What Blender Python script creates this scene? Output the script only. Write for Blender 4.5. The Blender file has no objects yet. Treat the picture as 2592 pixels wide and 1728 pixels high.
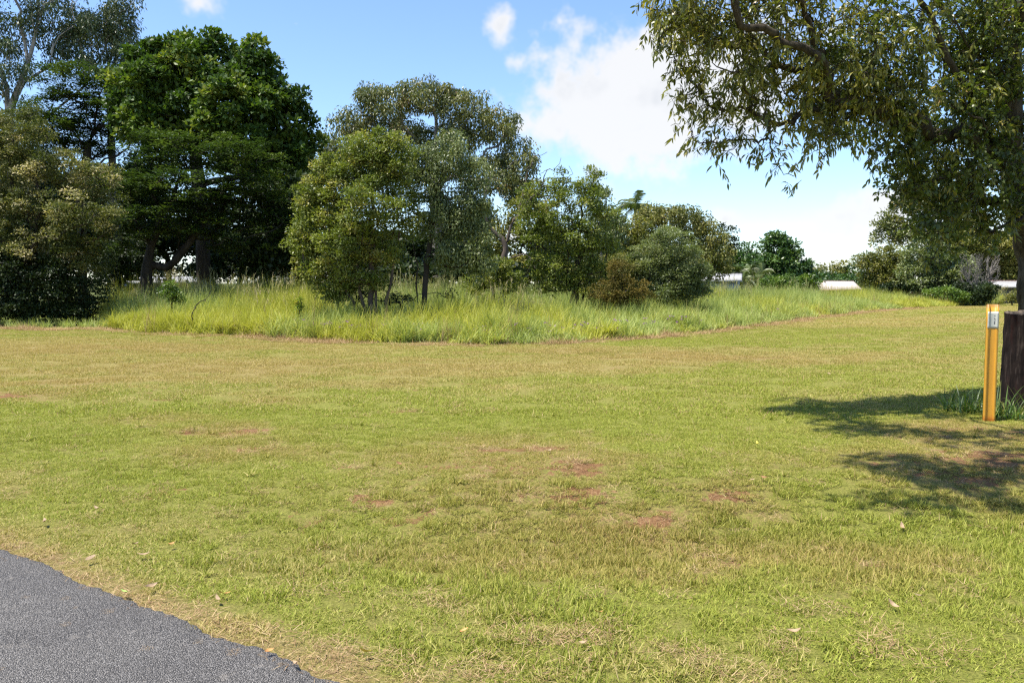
import bpy, math, random
import numpy as np

# ------------------------------------------------------------------ camera
sc = bpy.context.scene
COL = sc.collection
W0, H0, F0 = 2592.0, 1728.0, 2092.0          # photograph size and focal length in its pixels
EYE = 1.6
PITCH = math.atan((864.0 - 716.0) / F0)      # camera tilted slightly down
cam_d = bpy.data.cameras.new('camera')
cam_d.sensor_width = 36.0
cam_d.lens = 36.0 * F0 / W0
cam_d.clip_start = 0.1
cam_d.clip_end = 4000.0
cam = bpy.data.objects.new('camera', cam_d)
COL.objects.link(cam)
cam.location = (0, 0, EYE)
cam.rotation_euler = (math.pi / 2 - PITCH, 0, 0)
sc.camera = cam
CP, SP = math.cos(PITCH), math.sin(PITCH)


def ray(px, py):
    a, b = (px - W0 / 2) / F0, (H0 / 2 - py) / F0
    return np.array((a, CP + b * SP, -SP + b * CP))


def at(px, py, d):
    """world point that stands d metres away along the view axis"""
    r = ray(px, py)
    return np.array((0, 0, EYE)) + r * (d / r[1])


def gp(px, py):
    """point of the level ground"""
    r = ray(px, py)
    return np.array((0, 0, EYE)) + r * (-EYE / r[2])


# ------------------------------------------------------------------ light
SUN_EL, SUN_AZ = math.radians(68), math.radians(22)     # high, from the left, a little behind the camera
TO_SUN = np.array((-math.cos(SUN_EL) * math.cos(SUN_AZ), -math.cos(SUN_EL) * math.sin(SUN_AZ), math.sin(SUN_EL)))
sun_d = bpy.data.lights.new('sun', 'SUN')
sun_d.energy = 5.0
sun_d.angle = math.radians(0.53)
sun_d.color = (1.0, 0.95, 0.86)
sun = bpy.data.objects.new('sun', sun_d)
COL.objects.link(sun)
sun.location = (-30, -20, 60)
from mathutils import Vector, Matrix
sun.rotation_euler = Vector(TO_SUN).to_track_quat('Z', 'Y').to_euler()

world = bpy.data.worlds.new('World')
sc.world = world
world.use_nodes = True
world.cycles.sampling_method = 'MANUAL'
world.cycles.sample_map_resolution = 256


class NT:
    """small helper round a node tree"""
    def __init__(s, tree):
        s.t = tree
        s.n = tree.nodes
        s.l = tree.links

    def new(s, kind, **kw):
        nd = s.n.new(kind)
        for k, v in kw.items():
            setattr(nd, k, v)
        return nd

    def put(s, sock, v):
        if isinstance(v, bpy.types.NodeSocket):
            s.l.new(v, sock)
        elif v is not None:
            sock.default_value = v

    def math(s, op, a, b=None, c=None, clamp=False):
        nd = s.n.new('ShaderNodeMath')
        nd.operation = op
        nd.use_clamp = clamp
        s.put(nd.inputs[0], a)
        s.put(nd.inputs[1], b)
        s.put(nd.inputs[2], c)
        return nd.outputs[0]

    def vmath(s, op, a, b=None):
        nd = s.n.new('ShaderNodeVectorMath')
        nd.operation = op
        s.put(nd.inputs[0], a)
        s.put(nd.inputs[1], b)
        return nd.outputs['Value'] if op in ('DOT_PRODUCT', 'LENGTH', 'DISTANCE') else nd.outputs['Vector']

    def mix(s, f, a, b, blend='MIX'):
        nd = s.n.new('ShaderNodeMix')
        nd.data_type = 'RGBA'
        nd.blend_type = blend
        s.put(nd.inputs[0], f)
        s.put(nd.inputs[6], a if not isinstance(a, tuple) else (*a, 1))
        s.put(nd.inputs[7], b if not isinstance(b, tuple) else (*b, 1))
        return nd.outputs[2]

    def noise(s, vec, scale, detail=4, rough=0.55, dist=0.0, dims='3D'):
        nd = s.n.new('ShaderNodeTexNoise')
        nd.noise_dimensions = dims
        s.put(nd.inputs['Vector'], vec)
        nd.inputs['Scale'].default_value = scale
        nd.inputs['Detail'].default_value = detail
        nd.inputs['Roughness'].default_value = rough
        nd.inputs['Distortion'].default_value = dist
        return nd.outputs['Fac']

    def ramp(s, f, stops):
        nd = s.n.new('ShaderNodeValToRGB')
        e = nd.color_ramp.elements
        while len(e) < len(stops):
            e.new(0.5)
        for i, (p, c) in enumerate(stops):
            e[i].position = p
            e[i].color = (*c, 1) if len(c) == 3 else c
        s.put(nd.inputs[0], f)
        return nd.outputs[0]

    def maprange(s, v, a, b, c=0.0, d=1.0, smooth=True):
        nd = s.n.new('ShaderNodeMapRange')
        nd.interpolation_type = 'SMOOTHSTEP' if smooth else 'LINEAR'
        s.put(nd.inputs[0], v)
        for i, x in enumerate((a, b, c, d)):
            s.put(nd.inputs[1 + i], x)
        return nd.outputs[0]


wt = NT(world.node_tree)
wt.n.clear()
sky = wt.new('ShaderNodeTexSky', sky_type='NISHITA', sun_disc=False, sun_elevation=SUN_EL,
             sun_rotation=math.atan2(TO_SUN[0], TO_SUN[1]), altitude=50.0, air_density=1.0, dust_density=0.25, ozone_density=1.3)
SKY_STRENGTH = 0.118
bg_sky = wt.new('ShaderNodeBackground')
bg_sky.inputs['Strength'].default_value = SKY_STRENGTH
wt.l.new(wt.mix(1.0, sky.outputs[0], (0.86, 0.95, 1.10), 'MULTIPLY'), bg_sky.inputs['Color'])      # the camera's cool blue balance
direction = wt.new('ShaderNodeTexCoord').outputs['Generated']
direction = wt.vmath('NORMALIZE', direction)
warp_a = wt.noise(direction, 5.5, 4, 0.62)
warp_b = wt.noise(direction, 26.0, 3, 0.6)
warp = wt.math('ADD', wt.math('MULTIPLY', wt.math('SUBTRACT', warp_a, 0.5), 1.9),
               wt.math('MULTIPLY', wt.math('SUBTRACT', warp_b, 0.5), 1.25))
# clouds: (direction, half width, half height, solidity); angular sizes in radians
CL = []
for px, py, rx, ry, so in ((1560, 240, 320, 190, 1.0), (1660, 130, 190, 130, .9), (1420, 320, 170, 110, .8), (1620, 330, 240, 90, .8), (1850, 200, 260, 210, .9), (1265, 75, 80, 105, .55),
                           (1310, 160, 90, 90, .5), (505, 10, 95, 75, .5), (745, 60, 60, 35, .1), (1840, 555, 110, 55, .55), (2120, 550, 150, 75, .65), (1960, 600, 120, 40, .45),
                           (2030, 660, 340, 50, .42), (1690, 710, 520, 35, .2), (2240, 530, 140, 60, .65), (2450, 600, 300, 90, .55), (2300, 430, 200, 40, .0),
                           (1250, 600, 300, 70, .3), (700, 690, 700, 70, .4)):
    CL.append((ray(px, py), rx / F0, ry / F0, so))
rs = random.Random(5)
for k in range(9):                       # the same broken cumulus goes on round the rest of the sky
    az = math.radians(55 + 250 * (k + rs.random() * .6) / 9)
    el = math.radians(rs.choice((6, 9, 14, 22, 32, 45)))
    CL.append((np.array((math.sin(az) * math.cos(el), math.cos(az) * math.cos(el), math.sin(el))), rs.uniform(.1, .3), rs.uniform(.05, .12), rs.uniform(.3, 1)))
field = None
for c, rx, ry, so in CL:
    c = c / np.linalg.norm(c)
    r = np.cross(c, (0, 0, 1.0)); r /= np.linalg.norm(r)
    u = np.cross(r, c)
    mp = wt.new('ShaderNodeMapping', vector_type='TEXTURE')
    wt.l.new(direction, mp.inputs['Vector'])
    mp.inputs['Location'].default_value = tuple(c)
    mp.inputs['Rotation'].default_value = Matrix((tuple(r), tuple(c), tuple(u))).transposed().to_euler()
    mp.inputs['Scale'].default_value = (rx, .6, ry)
    v = wt.math('SUBTRACT', so, wt.vmath('LENGTH', mp.outputs[0]))
    field = v if field is None else wt.math('SMOOTH_MAX', field, v, 0.25)
dens = wt.math('ADD', field, warp)
cover = wt.maprange(dens, -0.08, 0.44)
# cloud relief: the side away from the sun is a little greyer
lit_n = wt.noise(wt.vmath('ADD', direction, tuple(TO_SUN * .045)), 5.5, 4, 0.62)
grey = wt.maprange(wt.math('SUBTRACT', lit_n, warp_a), -.06, .13)
grey = wt.math('MULTIPLY', grey, wt.maprange(dens, 0.25, 0.8))
cloud_col = wt.mix(grey, (1.0, 1.0, 1.0), (0.78, 0.80, 0.83))
bg_cloud = wt.new('ShaderNodeBackground')
bg_cloud.inputs['Strength'].default_value = 0.505
wt.l.new(cloud_col, bg_cloud.inputs['Color'])
mixw = wt.new('ShaderNodeMixShader')
wt.l.new(wt.math('MULTIPLY', cover, 0.93), mixw.inputs[0])
wt.l.new(bg_sky.outputs[0], mixw.inputs[1])
wt.l.new(bg_cloud.outputs[0], mixw.inputs[2])
wo = wt.new('ShaderNodeOutputWorld')
wt.l.new(mixw.outputs[0], wo.inputs['Surface'])

sc.view_settings.view_transform = 'Standard'
sc.view_settings.look = 'None'
sc.view_settings.exposure = 0.95
sc.view_settings.gamma = 1.0
sc.view_settings.use_curve_mapping = False
sc.render.engine = 'CYCLES'
sc.cycles.max_bounces = 3
sc.cycles.diffuse_bounces = 2
sc.cycles.glossy_bounces = 2
sc.cycles.transmission_bounces = 2
sc.cycles.use_denoising = False
sc.cycles.filter_width = 1.3

# ------------------------------------------------------------------ helpers
rng = np.random.default_rng(11)


def vnoise(x, y, seed=0):
    """smooth value noise in 0..1"""
    x = np.asarray(x, float); y = np.asarray(y, float)
    xi, yi = np.floor(x).astype(np.int64), np.floor(y).astype(np.int64)
    fx, fy = x - xi, y - yi
    fx = fx * fx * (3 - 2 * fx); fy = fy * fy * (3 - 2 * fy)

    def h(i, j):
        n = (i * 374761393 + j * 668265263 + seed * 974634777) & 0xFFFFFFFF
        n = ((n ^ (n >> 13)) * 1274126177) & 0xFFFFFFFF
        return ((n ^ (n >> 16)) & 0xFFFF) / 65535.0
    return (h(xi, yi) * (1 - fx) + h(xi + 1, yi) * fx) * (1 - fy) + (h(xi, yi + 1) * (1 - fx) + h(xi + 1, yi + 1) * fx) * fy


def fbm(x, y, seed=0, octs=4):
    s, a, t = 0, 1.0, 0
    for k in range(octs):
        s = s + a * vnoise(np.asarray(x) * 2 ** k + 17.3 * k, np.asarray(y) * 2 ** k - 9.1 * k, seed + k)
        t += a
        a *= 0.5
    return s / t


def sstep(a, b, x):
    t = np.clip((np.asarray(x, float) - a) / (b - a), 0, 1)
    return t * t * (3 - 2 * t)


def mesh_np(name, verts, faces, mats=(), attrs=None, smooth=False, mat_index=None):
    """faces: list of (k, n) index arrays, k corners each"""
    me = bpy.data.meshes.new(name)
    verts = np.asarray(verts, np.float32)
    if not isinstance(faces, (list, tuple)):
        faces = [faces]
    faces = [np.asarray(f, np.int32) for f in faces if len(f)]
    me.vertices.add(len(verts))
    me.vertices.foreach_set('co', verts.ravel())
    loops = np.concatenate([f.ravel() for f in faces]) if faces else np.zeros(0, np.int32)
    sizes = np.concatenate([np.full(len(f), f.shape[1], np.int32) for f in faces]) if faces else np.zeros(0, np.int32)
    if len(loops):
        me.loops.add(len(loops))
        me.loops.foreach_set('vertex_index', loops)
        me.polygons.add(len(sizes))
        me.polygons.foreach_set('loop_start', np.concatenate(([0], np.cumsum(sizes)[:-1])).astype(np.int32))
        if smooth:
            me.polygons.foreach_set('use_smooth', np.ones(len(sizes), bool))
        if mat_index is not None:
            me.polygons.foreach_set('material_index', np.asarray(mat_index, np.int32))
    for m in mats:
        me.materials.append(m)
    for k, v in (attrs or {}).items():
        v = np.asarray(v)
        if v.ndim == 2:
            a = me.attributes.new(k, 'FLOAT_VECTOR', 'POINT'); a.data.foreach_set('vector', v.astype(np.float32).ravel())
        elif v.dtype.kind == 'i':
            a = me.attributes.new(k, 'INT', 'POINT'); a.data.foreach_set('value', v.astype(np.int32))
        else:
            a = me.attributes.new(k, 'FLOAT', 'POINT'); a.data.foreach_set('value', v.astype(np.float32))
    me.update(calc_edges=True)
    return me


def add(name, me, parent=None, loc=None):
    o = bpy.data.objects.new(name, me)
    COL.objects.link(o)
    if parent is not None:
        o.parent = parent
    if loc is not None:
        o.location = loc
    return o


def tag(o, label=None, cat=None, group=None, kind=None):
    if label: o['label'] = label
    if cat: o['category'] = cat
    if group: o['group'] = group
    if kind: o['kind'] = kind
    return o


def empty(name, loc=(0, 0, 0), rz=0.0):
    o = bpy.data.objects.new(name, None)
    COL.objects.link(o)
    o.location = tuple(loc)
    o.rotation_euler = (0, 0, rz)
    return o


def unit(v):
    return v / np.maximum(np.linalg.norm(v, axis=-1, keepdims=True), 1e-9)


# ------------------------------------------------------------------ materials
def new_mat(name):
    m = bpy.data.materials.new(name)
    m.use_nodes = True
    t = NT(m.node_tree)
    b = t.n['Principled BSDF']
    return m, t, b, t.n['Material Output']


def leaf_mat(name, stops, rough=0.5, spec=0.35, trans=0.3, tcol=(1.15, 1.25, 0.5)):
    """leaf colour picked per leaf by the attribute var, part of the light shines through"""
    m, t, b, out = new_mat(name)
    a = t.new('ShaderNodeAttribute', attribute_name='var')
    col = t.ramp(a.outputs['Fac'], stops)
    pos = t.new('ShaderNodeNewGeometry').outputs['Position']
    n = t.noise(pos, 0.9, 2)
    col = t.mix(t.maprange(n, 0.3, 0.7, 0.0, 0.35), col, t.mix(1.0, col, (1.15, 1.06, 0.8), 'MULTIPLY'))
    t.put(b.inputs['Base Color'], col)
    b.inputs['Roughness'].default_value = rough
    b.inputs['Specular IOR Level'].default_value = spec
    tr = t.new('ShaderNodeBsdfTranslucent')
    t.put(tr.inputs['Color'], t.mix(1.0, col, tcol, 'MULTIPLY'))
    mx = t.new('ShaderNodeMixShader')
    mx.inputs[0].default_value = trans
    t.l.new(b.outputs[0], mx.inputs[1])
    t.l.new(tr.outputs[0], mx.inputs[2])
    t.l.new(mx.outputs[0], out.inputs['Surface'])
    return m


def bark_mat(name, c1, c2, scale=6.0, stretch=0.25, rough=0.9, bump=0.5):
    m, t, b, out = new_mat(name)
    tc = t.new('ShaderNodeNewGeometry').outputs['Position']
    v = t.vmath('MULTIPLY', tc, (1.0, 1.0, stretch))
    n = t.noise(v, scale, 6, 0.65)
    t.put(b.inputs['Base Color'], t.ramp(n, [(0.32, c1), (0.68, c2)]))
    b.inputs['Roughness'].default_value = rough
    b.inputs['Specular IOR Level'].default_value = 0.2
    bp = t.new('ShaderNodeBump')
    bp.inputs['Strength'].default_value = bump
    bp.inputs['Distance'].default_value = 0.03
    t.l.new(n, bp.inputs['Height'])
    t.l.new(bp.outputs[0], b.inputs['Normal'])
    return m


def plain_mat(name, col, rough=0.6, spec=0.4, metal=0.0, var=0.15, scale=8.0):
    m, t, b, out = new_mat(name)
    pos = t.new('ShaderNodeNewGeometry').outputs['Position']
    n = t.noise(pos, scale, 5, 0.6)
    c = np.array(col)
    t.put(b.inputs['Base Color'], t.ramp(n, [(0.3, tuple(c * (1 - var))), (0.7, tuple(np.minimum(c * (1 + var), 1)))]))
    b.inputs['Roughness'].default_value = rough
    b.inputs['Specular IOR Level'].default_value = spec
    b.inputs['Metallic'].default_value = metal
    return m


M = {}
M['fig'] = leaf_mat('fig_leaf', [(0, (.030, .060, .012)), (.5, (.066, .12, .020)), (.85, (.14, .19, .030)), (1, (.25, .27, .05))], .5, .32, .32)
M['feather'] = leaf_mat('feathery_leaf', [(0, (0.029, 0.055, 0.016)), (.6, (0.055, 0.091, 0.023)), (1, (0.111, 0.150, 0.034))], .55, .3, .3)
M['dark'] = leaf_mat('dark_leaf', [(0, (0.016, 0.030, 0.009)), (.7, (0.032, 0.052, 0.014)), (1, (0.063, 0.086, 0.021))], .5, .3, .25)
M['gum'] = leaf_mat('gum_leaf', [(0, (.085, .108, .034)), (.5, (.16, .175, .055)), (.9, (.23, .22, .07)), (1, (.28, .17, .07))], .42, .45, .32)
M['whitegum'] = leaf_mat('white_gum_leaf', [(0, (0.039, 0.067, 0.031)), (.6, (0.084, 0.115, 0.048)), (1, (0.154, 0.168, 0.070))], .45, .4, .22)
M['wattle'] = leaf_mat('wattle_leaf', [(0, (.088, .120, .020)), (.45, (.165, .205, .034)), (.8, (.24, .26, .05)), (1, (.33, .29, .09))], .48, .42, .35)
M['silver'] = leaf_mat('silver_leaf', [(0, (.080, .112, .036)), (.5, (.15, .185, .066)), (1, (.26, .29, .13))], .45, .45, .32)
M['flower'] = leaf_mat('pale_flower_leaf', [(0, (.055, .072, .018)), (.5, (.11, .125, .032)), (.8, (.22, .205, .08)), (1, (.52, .45, .27))], .6, .25, .3)
M['brown'] = leaf_mat('brown_leaf', [(0, (.070, .068, .014)), (.5, (.125, .098, .020)), (1, (.20, .145, .032))], .7, .2, .22)
M['bright'] = leaf_mat('bright_leaf', [(0, (0.047, 0.088, 0.016)), (.5, (0.101, 0.169, 0.024)), (1, (0.189, 0.257, 0.041))], .45, .4, .3)
M['mango'] = leaf_mat('mango_leaf', [(0, (0.025, 0.056, 0.014)), (.5, (0.053, 0.112, 0.022)), (1, (0.119, 0.182, 0.042))], .4, .5, .22)
M['olive'] = leaf_mat('olive_leaf', [(0, (.080, .095, .022)), (.5, (.16, .17, .038)), (1, (.28, .25, .07))], .5, .35, .34)
M['near_gum'] = leaf_mat('near_gum_leaf', [(0, (.075, .095, .022)), (.4, (.15, .165, .034)), (.75, (.27, .25, .055)), (.93, (.40, .34, .09)), (1, (.38, .22, .08))], .38, .5, .38)
M['mistletoe'] = leaf_mat('round_leaf', [(0, (.050, .075, .016)), (.5, (.10, .135, .026)), (.9, (.19, .215, .04)), (1, (.34, .27, .06))], .4, .45, .36)
M['flower_y'] = leaf_mat('yellow_flower', [(0, (.10, .17, .02)), (.6, (.20, .26, .03)), (1, (.50, .40, .04))], .6, .2, .3)
M['purple'] = leaf_mat('purple_flower', [(0, (.22, .08, .26)), (1, (.42, .20, .46))], .6, .2, .3, (1, 1, 1))
M['palm'] = leaf_mat('palm_leaf', [(0, (0.049, 0.077, 0.025)), (.6, (0.098, 0.140, 0.042)), (1, (0.224, 0.182, 0.063))], .45, .4, .2)
M['bark_dark'] = bark_mat('dark_bark', (.020, .016, .012), (.065, .052, .040))
M['bark_brown'] = bark_mat('brown_bark', (.045, .034, .026), (.13, .10, .078))
M['bark_grey'] = bark_mat('grey_bark', (.09, .08, .07), (.24, .215, .19))
M['bark_white'] = bark_mat('white_bark', (.20, .18, .16), (.48, .45, .41), 3.0)
M['bark_near'] = bark_mat('rough_near_bark', (.018, .014, .010), (.095, .078, .055), 14.0, .22, .95, .9)
M['dead'] = bark_mat('dead_wood', (.11, .098, .088), (.27, .245, .225), 8.0)


# ------------------------------------------------------------------ ground
def height(x, y):
    x = np.asarray(x, float); y = np.asarray(y, float)
    far = sstep(2.0, 5.0, y)
    h = (fbm(x * .35, y * .35, 3, 3) - .5) * .10 * far + (fbm(x * 1.9, y * 1.9, 8, 2) - .5) * .03 * far
    drain = np.exp(-((y - (5.3 + .10 * x)) / .95) ** 2) * sstep(-3.2, .8, x)
    bank = np.exp(-((y - (7.1 + .10 * x)) / 1.0) ** 2) * sstep(-3.2, .8, x)
    h = h - .17 * drain * far + .05 * bank
    return h - .02 * far - .8 * sstep(56, 72, y) * sstep(34, 24, np.abs(x - 6))


PATH_EDGE = [gp(x_, y_)[:2] for x_, y_ in ((-500, 1230), (-200, 1315), (0, 1378), (50, 1398), (126, 1419), (184, 1453), (275, 1487), (344, 1526), (432, 1549), (490, 1583), (536, 1612), (612, 1629), (708, 1660), (784, 1698), (861, 1728), (1100, 1830), (1700, 2100))]
PATH_EDGE = np.array(PATH_EDGE)


def path_edge_dist(x, y):
    """signed distance to the edge of the bitumen, positive on the grass side"""
    x = np.asarray(x, float).ravel(); y = np.asarray(y, float).ravel()
    best = np.full(x.shape, 1e9); sgn = np.ones(x.shape)
    for (ax, ay), (bx, by) in zip(PATH_EDGE[:-1], PATH_EDGE[1:]):
        dx, dy = bx - ax, by - ay
        t = np.clip(((x - ax) * dx + (y - ay) * dy) / (dx * dx + dy * dy), 0, 1)
        d = np.hypot(x - ax - t * dx, y - ay - t * dy)
        c = dx * (y - ay) - dy * (x - ax)
        m = d < best
        best = np.where(m, d, best); sgn = np.where(m, np.sign(c), sgn)
    return best * sgn + (fbm(x * 3.1, y * 3.1, 21, 3) - .5) * .05


# bare soil spots: (pixel of the photograph, half length, half depth in m, strength)
BARE = []
for px, py, rx, ry, s in ((1290, 1135, .55, .22, .75), (1240, 1180, .8, .45, .45), (1445, 1185, .30, .20, .8), (1620, 1280, .34, .10, 1.0), (1845, 1240, .22, .07, .8), (1780, 1330, .35, .10, .8), (1850, 1362, .28, .07, .9),
                          (2200, 1395, .30, .10, .8), (2130, 1345, .22, .06, .7), (590, 1090, .40, .20, .9), (610, 1135, .30, .10, .7), (740, 1140, .32, .08, .7), (45, 1000, .5, .16, .8), (420, 1060, .3, .1, .5),
                          (1350, 1345, .35, .07, .6), (1250, 1375, .4, .1, .45), (1430, 1240, .22, .08, .7), (1010, 1150, .25, .1, .4), (2460, 1170, .9, .25, .8), (2400, 1085, .7, .14, .75), (2540, 1110, .8, .2, .8), (2480, 1200, .7, .15, .7),
                          (1530, 1270, .18, .06, .8), (1400, 1160, .25, .08, .6), (160, 960, .6, .15, .5), (690, 1015, .3, .1, .35), (1950, 1360, .22, .06, .7), (1640, 1420, .2, .06, .6), (1300, 1240, .4, .12, .5), (2360, 1110, .5, .16, .6)):
    c = gp(px, py)
    BARE.append((c[0], c[1], rx, ry, s))


def bare_at(x, y):
    x = np.asarray(x, float); y = np.asarray(y, float)
    b = np.zeros(x.shape)
    n = (fbm(x * 4.3, y * 5.5, 31, 4) - .5) * 2.8 + .12
    for cx, cy, rx, ry, s in BARE:
        q = np.hypot((x - cx) / rx, (y - cy) / ry / 1.5)
        b = np.maximum(b, s * sstep(1.25, .35, q + n))
    rnd = sstep(.66, .78, fbm(x * 1.5, y * 2.4, 41, 4)) * sstep(.45, .62, fbm(x * .3, y * .3, 44, 2))
    return np.clip(np.maximum(b, .6 * rnd), 0, 1)


def worn_at(x, y):
    """thin, trampled grass round the bare spots"""
    x = np.asarray(x, float); y = np.asarray(y, float)
    b = np.zeros(x.shape)
    n = (fbm(x * 1.9, y * 1.9, 35, 4) - .5) * 1.5
    for cx, cy, rx, ry, s in BARE:
        q = np.hypot((x - cx) / (rx * 1.7 + .15), (y - cy) / (ry * 3.0 + .25))
        b = np.maximum(b, (.3 + .6 * s) * sstep(1.5, .2, q + n))
    for px, py, rx, ry, s in ((1270, 1170, 1.5, 1.1, .8), (1700, 1340, 2.0, .5, .7), (1250, 1380, 1.3, .35, .7), (1500, 890, 4.0, 1.5, .55), (1850, 905, 3.0, 1.4, .6), (300, 880, 5.0, 2.2, .5), (700, 930, 5, 2.0, .4), (40, 1000, 1.2, .6, .7), (600, 1110, .9, .6, .6)):
        c = gp(px, py)
        q = np.hypot((x - c[0]) / rx, (y - c[1]) / ry)
        b = np.maximum(b, s * sstep(1.3, .2, q + n * .8))
    return np.clip(b, 0, 1)


FRONT = [gp(-700, 842), gp(0, 829), gp(270, 832), gp(400, 842), gp(600, 850), gp(900, 862), gp(1250, 870), (0, 0, 0), gp(1500, 861), gp(1700, 846), gp(1900, 825), gp(2100, 797), gp(2250, 783), gp(2400, 774), gp(2460, 771)]
FRONT = np.array([f[:2] for f in FRONT if f[1] > 1])


def field_depth(x, y):
    """metres behind the front edge of the tall grass (negative on the lawn)"""
    x = np.asarray(x, float); y = np.asarray(y, float)
    best = np.full(x.shape, 1e9); sg = np.ones(x.shape)
    for (ax, ay), (bx, by) in zip(FRONT[:-1], FRONT[1:]):
        dx, dy = bx - ax, by - ay
        t = np.clip(((x - ax) * dx + (y - ay) * dy) / (dx * dx + dy * dy), 0, 1)
        d = np.hypot(x - ax - t * dx, y - ay - t * dy)
        c = dx * (y - ay) - dy * (x - ax)
        m = d < best
        best = np.where(m, d, best); sg = np.where(m, np.sign(c), sg)
    return best * sg + (fbm(x * .8, y * .8, 61, 3) - .5) * .7


def straw_at(x, y):
    """0 fresh green ... 1 dry straw, patches that lie in the lawn"""
    x = np.asarray(x, float); y = np.asarray(y, float)
    a = fbm(x * .16, y * .22, 51, 4)
    b = fbm(x * 1.1, y * 1.5, 54, 4)
    mow = .5 + .5 * np.sin((field_depth(x, y) + .5 * fbm(x * .1, y * .1, 57, 2)) * 2 * np.pi / 1.5)
    s = .29 + (a - .5) * 1.5 + (b - .5) * .9 + .20 * (mow - .5) * sstep(9, 13, y)
    s = s + .20 * sstep(7, 18, y) - .12 * sstep(6.5, 3.5, y)
    s = s + .30 * np.exp(-((y - 15.5) / 3.5) ** 2) * sstep(8, -4, x)
    s = s - .22 * np.exp(-((y - 9 - .1 * x) / 2.2) ** 2)
    return np.clip(s, 0, 1)


def spread(a, b, step0, growth):
    out = [a]
    s = step0
    while out[-1] < b:
        out.append(out[-1] + s)
        s *= growth
    return out


xs = np.arange(-9, 9.01, .13)
ys = np.arange(2.4, 15.0, .13)
xr = np.array(spread(9.13, 1500, .22, 1.13))
xs = np.concatenate((-xr[::-1], xs, xr))
yf = np.array(spread(15.1, 2000, .2, 1.06))
yb = -np.array(spread(-2.2, 1200, .5, 1.3))
ys = np.concatenate((yb[::-1], ys, yf))
GX, GY = np.meshgrid(xs, ys)
gxf, gyf = GX.ravel(), GY.ravel()
gz = height(gxf, gyf)
nx, ny = len(xs), len(ys)
ii, jj = np.meshgrid(np.arange(nx - 1), np.arange(ny - 1))
q0 = (jj * nx + ii).ravel()
gq = np.stack((q0, q0 + 1, q0 + nx + 1, q0 + nx), 1)
g_bare = bare_at(gxf, gyf)
g_straw = straw_at(gxf, gyf)
g_worn = worn_at(gxf, gyf)
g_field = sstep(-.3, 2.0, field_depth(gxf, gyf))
edge = path_edge_dist(gxf, gyf)
g_straw = np.maximum(g_straw, sstep(.28, .06, edge) * .95)

m, t, b, out = new_mat('lawn_soil')
pos = t.new('ShaderNodeNewGeometry').outputs['Position']
n1 = t.noise(pos, 55.0, 5, 0.7)
n2 = t.noise(pos, 7.0, 5, 0.65)
n3 = t.noise(t.vmath('MULTIPLY', pos, (1.0, .6, 1.0)), 19.0, 4, 0.7)
A = lambda k: t.new('ShaderNodeAttribute', attribute_name=k).outputs['Fac']
green = t.ramp(n1, [(.3, (.090, .098, .020)), (.5, (.19, .195, .038)), (.72, (.31, .30, .075))])
straw = t.ramp(n1, [(.3, (.12, .092, .032)), (.5, (.25, .20, .068)), (.72, (.38, .31, .13))])
sf = t.math('ADD', A('straw'), t.math('MULTIPLY', t.math('SUBTRACT', n3, .5), 1.5), clamp=True)
col = t.mix(sf, green, straw)
soil = t.ramp(t.math('ADD', t.math('MULTIPLY', n2, .4), t.math('MULTIPLY', n1, .6)), [(.3, (.085, .042, .018)), (.5, (.20, .105, .048)), (.68, (.34, .205, .10))])
col = t.mix(t.math('MULTIPLY', A('worn'), t.maprange(n3, .25, .7)), col, t.ramp(n1, [(.3, (.13, .07, .036)), (.7, (.37, .235, .12))]))
bf = t.math('ADD', t.math('MULTIPLY', t.math('SUBTRACT', n3, .5), 1.5), t.math('MULTIPLY', t.math('SUBTRACT', n2, .5), 1.2))
bf = t.maprange(t.math('ADD', A('bare'), bf), .40, .62)
col = t.mix(bf, col, soil)
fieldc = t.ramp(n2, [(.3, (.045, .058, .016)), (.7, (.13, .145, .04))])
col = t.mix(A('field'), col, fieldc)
t.put(b.inputs['Base Color'], col)
b.inputs['Roughness'].default_value = 0.95
b.inputs['Specular IOR Level'].default_value = 0.1
bp = t.new('ShaderNodeBump')
bp.inputs['Strength'].default_value = 0.9
bp.inputs['Distance'].default_value = 0.03
t.l.new(t.math('ADD', n1, n3), bp.inputs['Height'])
t.l.new(bp.outputs[0], b.inputs['Normal'])
M['soil'] = m
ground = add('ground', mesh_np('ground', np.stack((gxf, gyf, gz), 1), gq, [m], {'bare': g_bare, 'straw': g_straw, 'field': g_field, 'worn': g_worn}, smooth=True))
tag(ground, 'wide level lawn of mown grass and bare reddish soil', kind='structure')

# bitumen path: a raised sheet with a ragged edge
m, t, b, out = new_mat('bitumen')
pos = t.new('ShaderNodeNewGeometry').outputs['Position']
vo = t.new('ShaderNodeTexVoronoi')
vo.inputs['Scale'].default_value = 170.0
t.l.new(pos, vo.inputs['Vector'])
hsv = t.new('ShaderNodeSeparateColor')
t.l.new(vo.outputs['Color'], hsv.inputs[0])
stone = t.ramp(hsv.outputs[0], [(0, (.17, .155, .138)), (.45, (.29, .268, .240)), (.8, (.40, .37, .335)), (1, (.55, .51, .46))])
big = t.noise(pos, 2.2, 4)
crev = t.maprange(vo.outputs['Distance'], .30, .62)
col = t.mix(crev, stone, (.06, .056, .052))
col = t.mix(t.maprange(big, .3, .7, 0, .6), col, t.mix(1.0, col, (.72, .72, .74), 'MULTIPLY'))
scuff = t.noise(pos, 9.0, 5, .7)
col = t.mix(t.maprange(scuff, .58, .78, 0, .45), col, (.40, .35, .29))
t.put(b.inputs['Base Color'], col)
b.inputs['Roughness'].default_value = 0.8
b.inputs['Specular IOR Level'].default_value = 0.3
bp = t.new('ShaderNodeBump')
bp.inputs['Strength'].default_value = 1.0
bp.inputs['Distance'].default_value = 0.012
t.l.new(t.math('MULTIPLY', vo.outputs['Distance'], -1.0), bp.inputs['Height'])
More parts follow.
